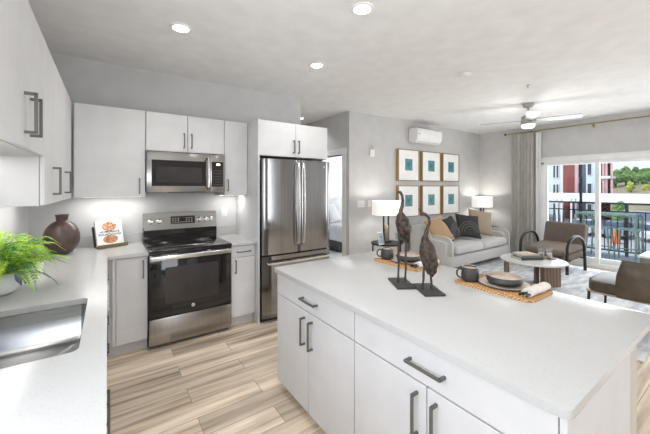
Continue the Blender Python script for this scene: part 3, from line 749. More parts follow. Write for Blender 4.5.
def text(s, size, mat4, mat, name, parent, ext=.0004):
    cu = bpy.data.curves.new(name, 'FONT'); cu.body = s; cu.size = size; cu.align_x = 'CENTER'; cu.align_y = 'CENTER'; cu.extrude = ext; cu.offset = size * .03
    cu.space_character = 1.15
    tmp = bpy.data.objects.new('tmp', cu); COL.objects.link(tmp)
    bpy.context.view_layer.update()
    me = bpy.data.meshes.new_from_object(tmp.evaluated_get(bpy.context.evaluated_depsgraph_get()))
    bpy.data.objects.remove(tmp); bpy.data.curves.remove(cu)
    me.transform(mat4); me.materials.clear(); me.materials.append(mat); me.name = name
    o = bpy.data.objects.new(name, me); COL.objects.link(o); o.parent = parent; return o
TX = BK @ Matrix.Translation((0, -.0012, 0)) @ Matrix.Rotation(PI / 2, 4, 'X')
text('HOMEMADE', .029, TX @ Matrix.Translation((0, .135, 0)), M['ink'], 'title', bk)
text('SOURDOUGH', .029, TX @ Matrix.Translation((0, .107, 0)), M['ink'], 'title', bk)

# small white cup
b = MB(); b.lathe([(0, 0), (.026, 0), (.030, .01), (.032, .085), (.029, .085), (.027, .012), (0, .012)], (-.395, 2.86, CT + .0005), 24)
tag(b.build('white_cup', M['whitecer']), 'small white ceramic cup half hidden by the fern fronds', 'cup')

# fern
t = thing('potted_fern', 'bright green fern in a round pearl white bowl at the left edge', 'plant', (-.49, 2.44, CT + .0005))
b = MB(); b.lathe([(0, 0), (.045, 0), (.075, .02), (.092, .06), (.088, .10), (.078, .122), (.072, .122), (.082, .098), (.086, .06), (.068, .026), (0, .012)], n=36); b.build('pot', M['pot'], t)
b = MB(); b.lathe([(0, .085), (.080, .085), (.080, .095), (0, .10)], n=24); b.build('soil', M['trunk'], t)
def frond(mb, base, az, L, rise, droop, wdt, seed, n=26):
    rng = random.Random(seed); d = Vector((math.cos(az), math.sin(az), 0)); side = Vector((-d.y, d.x, 0))
    curve = rng.uniform(-.25, .25); P = []
    for k in range(n + 1):
        s_ = k / n
        p = Vector(base) + d * L * (s_ - .12 * s_ * s_) + side * curve * L * s_ * s_ + Vector((0, 0, rise * math.sin(min(1, s_ * 1.15) * PI * .55) - droop * s_ ** 2.3))
        P.append(p)
    mb.tube(P, [.0022 * (1 - .7 * k / n) for k in range(n + 1)], 4)
    for k in range(2, n):
        s_ = k / n; tdir = (P[k + 1] - P[k - 1]).normalized()
        sd = tdir.cross(Vector((0, 0, 1))).normalized(); up = sd.cross(tdir)
        wl = wdt * (math.sin(PI * min(1, s_ * 1.02 + .06)) ** .7) * rng.uniform(.85, 1.1)
        ww = L / n * .62
        for q in (-1, 1):
            tip = P[k] + sd * q * wl + tdir * wl * .45 - Vector((0, 0, wl * .25)) + up * rng.uniform(-.15, .2) * wl
            mid = (P[k] + tip) / 2 + up * .12 * wl
            a_ = mb.bm.verts.new(P[k]); b1 = mb.bm.verts.new(mid + tdir * ww * .7); c_ = mb.bm.verts.new(tip); b2 = mb.bm.verts.new(mid - tdir * ww * .7)
            mb.bm.faces.new((a_, b1, c_, b2))
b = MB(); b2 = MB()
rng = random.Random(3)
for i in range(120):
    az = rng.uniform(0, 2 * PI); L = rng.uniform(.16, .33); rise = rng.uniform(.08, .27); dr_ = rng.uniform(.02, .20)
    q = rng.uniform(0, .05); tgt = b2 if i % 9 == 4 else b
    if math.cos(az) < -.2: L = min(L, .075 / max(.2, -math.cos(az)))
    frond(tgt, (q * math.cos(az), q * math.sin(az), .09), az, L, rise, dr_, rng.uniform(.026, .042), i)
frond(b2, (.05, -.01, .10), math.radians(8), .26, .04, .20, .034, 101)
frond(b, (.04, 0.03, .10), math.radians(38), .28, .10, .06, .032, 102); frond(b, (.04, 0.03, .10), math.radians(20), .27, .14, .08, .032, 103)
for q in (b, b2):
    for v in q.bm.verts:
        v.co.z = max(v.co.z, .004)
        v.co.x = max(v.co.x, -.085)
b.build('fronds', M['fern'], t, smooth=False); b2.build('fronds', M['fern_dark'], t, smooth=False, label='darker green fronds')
b = MB(); b.tube([(.085, -.075, .125), (.11, -.07, .10), (.118, -.05, .06), (.125, -.03, .05)], [.006, .014, .012, .003], 8, flat=.3)
b.tube([(.075, -.085, .12), (.09, -.09, .09), (.10, -.075, .05)], [.006, .015, .003], 8, flat=.3); b.build('fabric_tie', M['slateblue'], t, label='slate blue tie over the rim')

# ------------------------------------------------------------------ island table settings
Z = CT + .0005
def placemat(x, y, label):
    b = MB(); w_, h_ = .155, .225; P = rrect(-w_, w_, -h_, h_, .05, 6)
    b.prism(P, 0, .006, bev=.002)
    for k in range(6):
        i = k * .022 + .003
        b.tube([(px, py, .0062) for px, py in rrect(-w_ + i, w_ - i, -h_ + i, h_ - i, max(.05 - i, .012), 8)], .0032, 6, closed=True)
    o = tag(b.build('placemat', M['rattan']), label, 'placemat', 'woven placemats on the island'); o.location = (x, y, Z); return o
placemat(1.918, .918, 'tan woven rattan placemat nearest the camera on the island')
placemat(1.918, 1.638, 'tan woven rattan placemat at the far end of the island, behind the bird sculptures')
ZM = Z + .0098
def mk_mug(x, y, label):
    t = thing('mug', label, 'mug', (x, y, ZM), 0, 'charcoal mugs on the island')
    b = MB(); b.lathe([(0, 0), (.036, 0), (.048, .008), (.052, .03), (.0515, .055), (.0455, .082), (.0445, .086), (.042, .086), (.047, .055), (.047, .028), (.034, .01), (0, .008)], n=36); b.build('cup', M['mug'], t)
    b = MB(); b.lathe([(.0455, .0855), (.0435, .0885), (.0412, .0855)], n=36); b.lathe([(0, .0765), (.0445, .0765), (.0445, .075), (0, .075)], n=30)
    b.build('rim', M['glaze'], t, label='sand coloured rim and inside')
    b = MB(); b.tube([(-.047, 0, .072), (-.068, 0, .074), (-.082, 0, .060), (-.082, 0, .038), (-.070, 0, .022), (-.049, 0, .020)], .0055, 8, mat=Matrix.Rotation(math.radians(-35), 4, 'Z')); b.build('handle', M['mug'], t)
    return t
m1 = mk_mug(1.860, 1.078, 'dark charcoal mug with a sand rim on the placemat nearest the camera')
dup(m1, (1.868, 1.79, ZM), label='dark charcoal mug at the far end of the island, left of the bird sculptures')
def mk_plate(x, y, label):
    t = thing('plate', label, 'plate', (x, y, ZM), 0, 'stoneware plates on the island')
    b = MB(); b.lathe([(0, 0), (.11, 0), (.140, .007), (.141, .010), (.138, .0102), (.108, .0045), (0, .0042)], n=48); b.build('dish', M['glaze'], t)
    b = MB(); b.lathe([(.1375, .0104), (.1405, .0118), (.1425, .0105), (.1415, .0068), (.1385, .0064), (.1405, .0085)], n=48); b.build('rim', M['mug'], t, label='dark outer rim')
    return t
p1 = mk_plate(1.948, .915, 'sand coloured dinner plate with a dark rim on the placemat nearest the camera')
dup(p1, (1.948, 1.637, ZM), label='sand coloured dinner plate behind the two bird sculptures')
def mk_bowl(x, y, label):
    t = thing('bowl', label, 'bowl', (x, y, ZM + .0045), 0, 'low stoneware bowls on the plates')
    b = MB(); b.lathe([(0, 0), (.066, 0), (.086, .008), (.097, .024), (.095, .042), (.092, .048), (.0885, .047), (.091, .04), (.091, .026), (.08, .012), (.06, .007), (0, .007)], n=48); b.build('shell', M['mug'], t)
    b = MB(); b.lathe([(0, .0315), (.0915, .0315), (.0895, .044), (.0915, .0487), (.0925, .0487), (.0885, .0475), (.0905, .0325), (0, .034)], n=48); b.build('inner_glaze', M['glaze'], t, label='sand coloured glaze inside')
    return t
b1 = mk_bowl(1.950, .915, 'low dark bowl with sand glaze inside on the plate nearest the camera')
dup(b1, (1.950, 1.637, ZM + .0045), label='low dark bowl on the far plate, seen between the bird legs')
def mk_nap(x, y, label, rz):
    t = thing('napkin', label, 'napkin', (x, y, ZM), rz, 'rolled napkins on the island')
    b = MB(); n = 14
    P = [(-.11 + .22 * k / n, .002 * math.sin(k * .6), .0175 + .0006 * math.sin(k * 1.1)) for k in range(n + 1)]
    b.tube(P, [.0215 + .0008 * math.sin(k * .9) for k in range(n + 1)], 16, flat=1.35); b.build('cloth', M['napkin'], t)
    b = MB(); b.tube([(.005, .002, .021), (.022, .002, .021)], .0215, 16, flat=1.3); b.build('band', M['piping'], t, label='stitched band around the middle')
    for dy, dz_ in ((-.012, .012), (0, .019), (.013, .013)):
        b = MB(); b.tube([(-.155, dy * 1.4, dz_), (-.13, dy * 1.2, dz_ + .002), (-.10, dy, dz_ + .002)], [.0065, .0075, .004], 8, flat=.8); b.build('cutlery_handle', M['black'], t)
    return t
n1 = mk_nap(1.95, .742, 'rolled cream napkin with black cutlery on the placemat nearest the camera', math.radians(-2))
dup(n1, (1.945, 1.462, ZM), label='rolled cream napkin with black cutlery at the far end of the island')

# birds
def bird(name, label, x, y, pts, legs, bw, bd):
    t = thing(name, label, 'sculpture', (x, y, Z), math.radians(-31), 'long-necked bird sculptures')
    b = MB(); b.box(-bw / 2, bw / 2, -bd / 2, bd / 2, 0, .012, .001, 1); b.build('base_plate', M['slate'], t, smooth=False)
    # resample body and roughen
    b = MB(); P = []; R_ = []
    for i in range(len(pts) - 1):
        for k in range(4):
            s_ = k / 4; a_, c_ = pts[i], pts[i + 1]
            P.append((a_[0] + (c_[0] - a_[0]) * s_, 0, a_[1] + (c_[1] - a_[1]) * s_)); R_.append(a_[2] + (c_[2] - a_[2]) * (s_ * s_ * (3 - 2 * s_)))
    P.append((pts[-1][0], 0, pts[-1][1])); R_.append(pts[-1][2])
    b.tube(P, R_, 16, flat=.78)
    for v in b.bm.verts:
        k = noise.noise(v.co * 26) * .006 + noise.noise(v.co * 60) * .0025
        amp = min(1, max(0, (.44 if name == 'bird_sculpture' else .3) and 1)); r_ = 1 if v.co.z < pts[5][1] else .15
        v.co += Vector((v.co.x - P[0][0] * 0, v.co.y, 0)).normalized() * k * r_ if v.co.length else Vector((0, 0, 0))
    b.build('body', M['bronze'], t, auto=1.2)
    for lg in legs:
        b = MB(); P = [(lg[0] + (lg[2] - lg[0]) * k / 6 + .0015 * math.sin(k * 2), .0, lg[1] + (lg[3] - lg[1]) * k / 6) for k in range(7)]
        b.tube(P, [.009, .0075, .0065, .0075, .0065, .006, .008], 8); b.build('leg', M['bronze_leg'], t)
    return t
def PT(u, v, r, u0, kx, kz): return ((u - u0) / kx, 1.5 - (v - HZ) / kz - Z, r)
tp = [PT(u, v, r, 401.3, 164, 164) for u, v, r in ((396.6, 194, .002), (398.2, 191.8, .006), (400.3, 192.2, .009), (402.2, 195.5, .0085), (402.9, 201, .0085), (402.5, 206, .0095), (401.2, 211, .014), (401.3, 216, .028), (402.7, 222, .043), (404, 229, .043), (405.8, 236, .031), (407.2, 241, .019), (407.8, 244, .004))]
lg = [(PT(398.8, 229, 0, 401.3, 164, 164)[0], PT(0, 229, 0, 0, 1, 164)[1], -.018, .012), (PT(406.3, 238, 0, 401.3, 164, 164)[0], PT(0, 238, 0, 0, 1, 164)[1], .026, .012)]
bird('bird_sculpture', 'taller dark bronze long-necked bird sculpture on a flat base, the left one', 1.472, 1.294, tp, lg, .11, .20)
sp = [PT(u, v, r, 428.1, 174, 174) for u, v, r in ((418.2, 208, .002), (420.0, 211, .004), (422.5, 213.2, .009), (425.5, 214.3, .0085), (428.8, 217.8, .008), (429.6, 222.5, .008), (428.2, 228, .0095), (426.3, 234, .012), (425.3, 240, .026), (426.8, 247, .044), (428.5, 256, .050), (430.3, 265, .042), (432, 272, .030), (433.0, 277, .005))]
lg = [(PT(424.5, 262, 0, 428.1, 174, 174)[0], PT(0, 262, 0, 0, 1, 174)[1], -.032, .012), (PT(431.0, 271, 0, 428.1, 174, 174)[0], PT(0, 271, 0, 0, 1, 174)[1], .020, .012)]
bird('bird_sculpture', 'shorter dark bronze bird sculpture with a curved neck, the right one', 1.507, 1.126, sp, lg, .115, .20)

# ------------------------------------------------------------------ living area
b = MB(); b.box(3.75, WX - .12, .62, 3.55, .0005, .012, .003, 1)
tag(b.build('area_rug', M['rug'], None, smooth=False), 'large mottled grey and blue rug under the coffee table', 'rug')
RZ = .0125
# framed prints
def frame(x, z, label):
    t = thing('framed_print', label, 'picture', (x, PY - .001, z), 0, 'framed teal prints above the sofa')
    w_ = .297; h_ = .30; d = .062; f = .014
    b = MB(); b.box(-w_, -w_ + f, -d, 0, 0, 2 * h_); b.box(w_ - f, w_, -d, 0, 0, 2 * h_); b.box(-w_ + f, w_ - f, -d, 0, 0, f); b.box(-w_ + f, w_ - f, -d, 0, 2 * h_ - f, 2 * h_)
    b.build('frame', M['goldwood'], t, smooth=False)
    b = MB(); b.box(-w_, -w_ + .006, -d - .002, -d, 0, 2 * h_); b.box(w_ - .006, w_, -d - .002, -d, 0, 2 * h_); b.box(-w_, w_, -d - .002, -d, 0, .006); b.box(-w_, w_, -d - .002, -d, 2 * h_ - .006, 2 * h_)
    b.build('frame_lip', M['frame_edge'], t, smooth=False)
    b = MB(); b.box(-w_ + f, w_ - f, -d + .008, -d + .012, f, 2 * h_ - f); b.build('mat_board', M['mat'], t, smooth=False)
    b = MB(); b.box(-.105, .105, -d + .0065, -d + .008, .20, .42); b.build('print', M['art'], t, smooth=False)
    return t
xs = (4.735, 5.43, 6.115); f0 = None
for r_, zb in ((0, 1.618), (1, .928)):
    for c_, x in enumerate(xs):
        lab = 'teal print in a deep gold wood frame, %s of the %s row' % (('left', 'middle', 'right')[c_], ('upper', 'lower')[r_])
        if f0 is None: f0 = frame(x, zb, lab)
        else: dup(f0, (x, PY - .001, zb), label=lab)

# side tables & lamps
def side_table(x, y, label, r=.25, h=.60):
    t = thing('side_table', label, 'side table', (x, y, 0), 0, 'round dark side tables')
    b = MB(); b.cyl((0, 0, 0), r, h - .028, h, 40, .004); b.build('table_top', M['darkmetal'], t)
    for a in (45, 135, 225, 315):
        c_, s_ = math.cos(math.radians(a)) * (r - .03), math.sin(math.radians(a)) * (r - .03)
        b = MB(); b.box(c_ - .009, c_ + .009, s_ - .009, s_ + .009, 0, h - .028); b.build('leg', M['darkmetal'], t, smooth=False)
    b = MB(); b.cyl((0, 0, 0), r - .04, .16, .175, 36); b.build('lower_shelf', M['darkmetal'], t)
    return t
s1 = side_table(3.72, 3.58, 'round dark metal side table at the left end of the sofa')
dup(s1, (7.095, 3.72, 0), label='round dark metal side table at the right end of the sofa by the curtain')
def lamp(x, y, z, label):
    t = thing('table_lamp', label, 'lamp', (x, y, z), 0, 'white drum table lamps')
    b = MB(); b.box(-.085, .085, -.05, .05, 0, .015, .002); b.build('base', M['darkmetal'], t, smooth=False)
    b = MB()
    for q in (-1, 1): b.box(q * .055 - .008, q * .055 + .008, -.012, .012, .015, .50)
    b.box(-.063, .063, -.012, .012, .43, .445)
    b.build('support', M['darkmetal'], t, smooth=False)
    b = MB(); b.lathe([(0, .016), (.036, .016), (.040, .03), (.040, .22), (.036, .265), (.02, .285), (.006, .29), (0, .29)], n=28); b.build('ceramic_body', M['clay'], t)
    b = MB(); n = 48; prof = [(.240, .445), (.246, .445), (.244, .67), (.238, .67), (.240, .445)]
    b.lathe(prof, n=n, sy=.85); b.build('lamp_shade', M['shade'], t)
    b = MB(); b.ico((0, 0, .56), .03, 2); b.build('bulb', M['led'], t)
    l = bpy.data.lights.new('bulb_lamp', 'POINT'); l.energy = 5; l.shadow_soft_size = .05; l.color = (1, .95, .88)
    o = bpy.data.objects.new('bulb_lamp', l); COL.objects.link(o); o.parent = t; o.location = (0, 0, .59)
    return t
l1 = lamp(3.75, 3.62, .60, 'lit white shaded table lamp at the left end of the sofa beside the switch plates')
dup(l1, (6.99, 3.76, .60), label='lit white shaded table lamp at the right end of the sofa in the wall corner')
t = thing('photo_frame', 'small silver photo frame standing on the side table under the left lamp', 'photo frame', (3.50, 3.46, .6005), math.radians(10))
FM = Matrix.Rotation(math.radians(-12), 4, 'X')
b = MB(); b.box(-.075, .075, 0, .01, 0, .20, .002, mat=FM); b.build('frame', M['nickel'], t, smooth=False)
b = MB(); b.box(-.06, .06, -.0015, 0.0005, .015, .185, mat=FM); b.build('photo', M['photo'], t, smooth=False)
b = MB(); b.box(-.02, .02, .045, .05, 0, .12, mat=Matrix.Rotation(math.radians(12), 4, 'X')); b.build('easel_back', M['black'], t, smooth=False)
t = thing('potted_plant', 'small bushy green plant on the side table by the left lamp', 'plant', (3.84, 3.37, .6005))
b = MB(); b.lathe([(0, 0), (.035, 0), (.045, .06), (.04, .06), (0, .05)], n=20); b.build('pot', M['mug'], t)
b = MB(); rng = random.Random(5)
for i in range(260):
    d = Vector((rng.gauss(0, 1), rng.gauss(0, 1), rng.gauss(0, .8))).normalized() * rng.uniform(.03, .105); c = Vector((0, 0, .12)) + d
    q = Vector((rng.gauss(0, 1), rng.gauss(0, 1), rng.gauss(0, 1))).normalized() * .016; p_ = d.cross(q).normalized() * .009
    b.bm.faces.new([b.bm.verts.new(c + q), b.bm.verts.new(c + p_), b.bm.verts.new(c - q), b.bm.verts.new(c - p_)])
b.build('foliage', M['tree'], t, smooth=False)

# sofa
SX0, SX1, SY0, SY1 = 4.67, 6.84, 3.06, 3.96
t = thing('sofa', 'light grey two-cushion sofa against the picture wall', 'sofa', ((SX0 + SX1) / 2, (SY0 + SY1) / 2, 0))
cx_, cy_ = (SX0 + SX1) / 2, (SY0 + SY1) / 2; hw = (SX1 - SX0) / 2; hd = (SY1 - SY0) / 2
b = MB(); b.box(-hw + .02, hw - .02, -hd + .015, hd - .02, .12, .312, .02, 3); b.build('base_frame', M['sofa'], t)
b = MB(); b.box(-hw + .04, hw - .04, hd - .30, hd, .14, .78, .07, 5); b.build('backrest', M['sofa'], t)
for q in (-1, 1):
    # arm: rounded top, front edge curving down
    b = MB(); P = []
    P += [(hd - .01, .12), (hd - .01, .66)] + [(-hd + .14 - .14 * math.sin(a), .50 + .14 * math.cos(a) + .0) for a in [PI / 2 * k / 8 for k in range(9)]] + [(-hd + .01, .12)]
    x0 = q * (hw - .10); AM = Matrix(((0, 0, 1, 0), (1, 0, 0, 0), (0, 1, 0, 0), (0, 0, 0, 1)))
    P = [(p[0], p[1]) for p in P]
    b.prism(P, -.10, .10, mat=Matrix.Translation((x0, 0, 0)) @ AM)
    bmesh.ops.bevel(b.bm, geom=[e for e in b.bm.edges if len(e.link_faces) == 2 and abs(e.verts[0].co.x - e.verts[1].co.x) < 1e-4], offset=.08, segments=5, affect='EDGES')
    b.build('arm', M['sofa'], t, auto=1.0)
iw = (2 * hw - .40) / 2
for q in (0, 1):
    b = MB(); x0 = -hw + .20 + q * iw
    vs = b.box(x0 + .004, x0 + iw - .004, -hd - .01, hd - .27, .332, .475, .045, 4)
    for v in b.bm.verts:
        if v.co.z > .4:
            u = (v.co.x - x0) / iw; w2 = (v.co.y + hd) / (2 * hd - .27); v.co.z += .03 * math.sin(PI * max(0, min(1, u))) * math.sin(PI * max(.05, min(1, w2)))
    b.build('seat_cushion', M['sofa'], t, auto=1.0)
    b = MB(); b.box(x0 + .008, x0 + iw - .008, hd - .36, hd - .22, .47, .80, .05, 4); b.build('back_cushion', M['sofa'], t, auto=1.0)
for x in (-hw + .08, hw - .08):
    for y in (-hd + .10, hd - .08):
        b = MB(); b.box(x - .025, x + .025, y - .025, y + .025, RZ if y < .2 else 0.001, .12); b.build('foot', M['bedbase'], t, smooth=False)

def pillow(name, label, loc, size, rz, tilt, roll, mat, edge=None, arcs=False, group='throw pillows on the sofa', thick=.075):
    t = thing(name, label, 'pillow', loc, rz, group)
    # local: pillow stands in xz plane, bottom corner/edge at z=0, facing -y
    PM = Matrix.Rotation(tilt, 4, 'X') @ Matrix.Translation((0, 0, size * .5 * (1 + .38 * abs(math.sin(2 * roll)) / 1))) @ Matrix.Rotation(roll, 4, 'Y')
    b = MB(); n = 14; grid = {}
    for sgn in (-1, 1):
        for i in range(n + 1):
            for j in range(n + 1):
                u = 2 * i / n - 1; v = 2 * j / n - 1
                edge_ = i in (0, n) or j in (0, n)
                if edge_ and sgn == 1: continue
                h = thick * ((1 - u * u) * (1 - v * v)) ** .42 * sgn if not edge_ else 0
                k = 1 - .07 * (1 - abs(u)) * (abs(v) ** 3) ; k2 = 1 - .07 * (1 - abs(v)) * (abs(u) ** 3)
                grid[(sgn, i, j)] = b.bm.verts.new((u * size / 2 * k2, h, v * size / 2 * k))
    def g(s_, i, j): return grid[(s_, i, j)] if (s_, i, j) in grid else grid[(-1, i, j)]
    for s_ in (-1, 1):
        for i in range(n):
            for j in range(n):
                f = [g(s_, i, j), g(s_, i + 1, j), g(s_, i + 1, j + 1), g(s_, i, j + 1)]
                b.bm.faces.new(f if s_ == -1 else f[::-1])
    bmesh.ops.transform(b.bm, matrix=PM, verts=b.bm.verts[:])
    b.build('cover', mat, t, auto=3)
    if edge:
        b = MB(); P = []
        m_ = 10
        for k in range(m_): P.append((-1 + 2 * k / m_, -1))
        for k in range(m_): P.append((1, -1 + 2 * k / m_))
        for k in range(m_): P.append((1 - 2 * k / m_, 1))
        for k in range(m_): P.append((-1, 1 - 2 * k / m_))
        Q = [(u * size / 2 * (1 - .07 * (1 - abs(v)) * abs(u) ** 3), 0, v * size / 2 * (1 - .07 * (1 - abs(u)) * abs(v) ** 3)) for u, v in P]
        b.tube(Q, .007, 6, closed=True, mat=PM); b.build('piping', edge, t)
    if arcs:
        b = MB()
        for r in (.12, .17, .22):
            r *= size / .5; P = []
            for k in range(17):
                a = PI * k / 16; u = r * math.cos(a) / (size / 2); v = (-.30 * size / .5 * .5 + r * math.sin(a)) / (size / 2)
                hh = thick * (max(0, (1 - u * u) * (1 - v * v))) ** .42
                P.append((u * size / 2, -hh - .001, v * size / 2))
            b.tube(P, .005, 6, mat=PM)
        b.build('stitched_arcs', M['stitch'], t)
    return t
SZ = .492
pillow('throw_pillow', 'pale grey throw pillow half hidden behind the left sofa arm', (4.96, 3.60, SZ), .40, math.radians(-10), math.radians(-8), 0, M['greycush'])
pillow('throw_pillow', 'camel throw pillow with cream piping, leftmost brown one on the sofa', (4.93, 3.34, SZ), .48, math.radians(-14), math.radians(-34), math.radians(-9), M['tan'], M['piping'])
pillow('throw_pillow', 'charcoal throw pillow with stitched arcs next to the camel pillow', (5.36, 3.38, SZ), .44, math.radians(8), math.radians(-22), math.radians(-8), M['charcoal'], None, True)
pillow('throw_pillow', 'charcoal throw pillow with stitched arcs in the middle of the sofa', (5.76, 3.31, SZ), .48, math.radians(-28), math.radians(-26), math.radians(8), M['charcoal'], None, True)
pillow('throw_pillow', 'taupe throw pillow leaning at the right end of the sofa back', (6.28, 3.35, SZ), .52, math.radians(-26), math.radians(-20), math.radians(10), M['taupe'], None)

# coffee table
t = thing('coffee_table', 'oval white marble coffee table on chunky walnut slab legs', 'coffee table', (5.19, 2.03, RZ))
CTm = Matrix.Rotation(math.radians(-60), 4, 'Z')
b = MB(); b.lathe([(0, .385), (.98, .385), (1.0, .392), (1.0, .405), (.985, .412), (0, .412)], n=64, sx=.425, sy=.40)
for v in b.bm.verts: pass
bmesh.ops.transform(b.bm, matrix=CTm, verts=b.bm.verts[:]); b.build('table_top', M['marble'], t)
for cx0, cy0, a_, wd in ((.20, -.16, -23, .15), (-.24, .26, 26, .11), (.29, .06, 21, .10)):
    b = MB(); b.box(-wd, wd, -.035, .035, 0, .384, .004, mat=Matrix.Translation((cx0, cy0, 0)) @ Matrix.Rotation(math.radians(a_), 4, 'Z')); b.build('leg', M['walnut'], t, smooth=False)
TZ = RZ + .4125
def book(x, y, z, rz, w_, h_, th, mat, label):
    t = thing('coffee_table_book', label, 'book', (x, y, z), rz, 'books on the coffee table')
    b = MB(); b.box(-w_, w_, -h_, h_, 0, .003); b.box(-w_, w_, -h_, h_, th - .003, th); b.box(-w_, w_, -h_, -h_ + .003, 0, th); b.build('cover', mat, t, smooth=False)
    b = MB(); b.box(-w_ + .003, w_ - .003, -h_ + .003, h_ - .003, .003, th - .003); b.build('page_block', M['pages'], t, smooth=False)
book(5.16, 2.10, TZ, math.radians(-30), .17, .12, .036, M['bookgreen'], 'dark green book at the bottom of the stack on the coffee table')
book(5.17, 2.09, TZ + .0365, math.radians(-36), .155, .11, .028, M['bookgrey'], 'grey book in the middle of the stack on the coffee table')
book(5.14, 2.11, TZ + .065, math.radians(-26), .13, .10, .020, M['bookcream'], 'cream book on top of the stack on the coffee table')
b = MB(); b.lathe([(0, 0), (.125, 0), (.13, .006), (.125, .008), (0, .006)], (5.44, 1.95, TZ), 40)
tag(b.build('tray', M['walnut']), 'thin round brown tray under the candle glasses on the coffee table', 'tray')
def tumbler(x, y, label, h=.12):
    t = thing('candle_glass', label, 'candle', (x, y, TZ + .0085), 0, 'candle glasses on the coffee table')
    b = MB(); b.lathe([(0, 0), (.036, 0), (.042, .01), (.044, h), (.041, h), (.039, .012), (0, .008)], n=28); b.build('glass', M['drink'], t)
    b = MB(); b.lathe([(0, .009), (.037, .009), (.038, h * .45), (0, h * .45)], n=24); b.build('wax', M['candle'], t)
    return t
tumbler(5.47, 2.02, 'short clear candle glass on the tray nearer the curtain')
tumbler(5.42, 1.90, 'clear candle glass on the tray in front of the armchair seat', .15)

# armchair with arched arms
def arm_chair():
    t = thing('armchair', 'brown tweed armchair with black arched tube arms beside the balcony door', 'armchair', (6.84, 2.30, RZ), math.radians(-97))
    # local: faces -y, width along x
    W = .34
    b = MB(); b.box(-W + .01, W - .01, -.38, .36, .19, .32, .05, 4, mat=rot(math.radians(4), 'X')); b.build('seat_base', M['chairfab'], t, auto=1)
    b = MB(); b.box(-W + .01, W - .01, -.42, .30, .32, .43, .05, 4, mat=rot(math.radians(4), 'X'))
    b.build('seat_cushion', M['seatfab'], t, auto=1)
    b = MB()
    BMk = Matrix.Translation((0, .34, .38)) @ Matrix.Rotation(math.radians(-14), 4, 'X')
    b.box(-W - .0, W + .0, -.055, .065, -.06, .43, .05, 4)
    for v in b.bm.verts: v.co.y -= .07 * (v.co.x / W) ** 2
    bmesh.ops.transform(b.bm, matrix=BMk, verts=b.bm.verts[:])
    b.build('backrest', M['chairfab'], t, auto=1)
    for q in (-1, 1):
        b = MB(); x = q * (W + .045); P = [(x, -.43, 0.0), (x, -.43, .30)]
        for k in range(1, 13):
            a = PI - PI * k / 13; P.append((x, -.13 + .30 * math.cos(a), .36 + .27 * math.sin(a) ** .9))
        P += [(x, .17, .30), (x, .19, 0.0)]
        b.tube(P, .024, 12); b.build('arm', M['black'], t)
    b = MB(); b.tube([(-W - .045, -.30, .22), (W + .045, -.30, .22)], .014); b.tube([(-W - .045, .18, .22), (W + .045, .18, .22)], .014); b.build('cross_rail', M['black'], t)
arm_chair()

# leather lounge chair at right, faces +y
t = thing('lounge_chair', 'olive brown leather lounge chair with a curved back at the right edge', 'armchair', (4.55, .78, RZ), 0)
b = MB(); P = rrect(-.32, .32, -.28, .36, .10, 8); b.prism(P, .39, .49, bev=.03); b.build('seat_cushion', M['leather'], t, auto=1)
b = MB(); n = 28; ro, th = .40, .055; A0, A1 = math.radians(168), math.radians(335)
rows = []
for k in range(n + 1):
    s_ = k / n; a = A0 + (A1 - A0) * s_; e = math.sin(PI * s_)
    top = .46 + .30 * min(1, .55 + e * 4)
    ca, sa = math.cos(a), math.sin(a); r0, r1 = ro, ro - th
    y_ = .03
    rows.append([b.bm.verts.new((rr * ca * .98, y_ + rr * sa * .92, zz)) for rr, zz in ((r0 - .008, .385), (r0, .42), (r0 + .012, (top + .42) / 2), (r0 - .005, top - .02), (r0 - th / 2, top), (r1 - .004, top - .02), (r1 + .01, .44), (r1, .385))])
for A, B_ in zip(rows, rows[1:]):
    for k in range(8): b.bm.faces.new((A[k], A[(k + 1) % 8], B_[(k + 1) % 8], B_[k]))
b.bm.faces.new(rows[0]); b.bm.faces.new(rows[-1][::-1])
b.build('backrest', M['leather'], t, auto=1.0)
b = MB(); P = [(x, y, .376) for x, y in rrect(-.33, .33, -.36, .37, .10, 6)]; b.tube(P, .011, 8, closed=True); b.build('frame_rail', M['beigemetal'], t)
b = MB(); b.box(-.30, .30, -.25, .33, .366, .389); b.build('seat_board', M['black'], t, smooth=False)
for x in (-.30, .30):
    for y in (-.30, .34):
        b = MB(); b.tube([(x, y, .37), (x * 1.02, y * 1.03, .001)], [.014, .011], 10); b.build('leg', M['black'], t)

# small table near the window at right
t = thing('side_table', 'square pale topped side table with a dark base near the balcony door', 'side table', (6.72, .86, RZ), 0)
b = MB(); b.box(-.26, .26, -.26, .26, .44, .475, .004); b.build('table_top', M['marble'], t, smooth=False)
b = MB(); b.box(-.24, .24, -.24, .24, .02, .44, .003); b.build('base', M['bookgrey'], t, smooth=False)

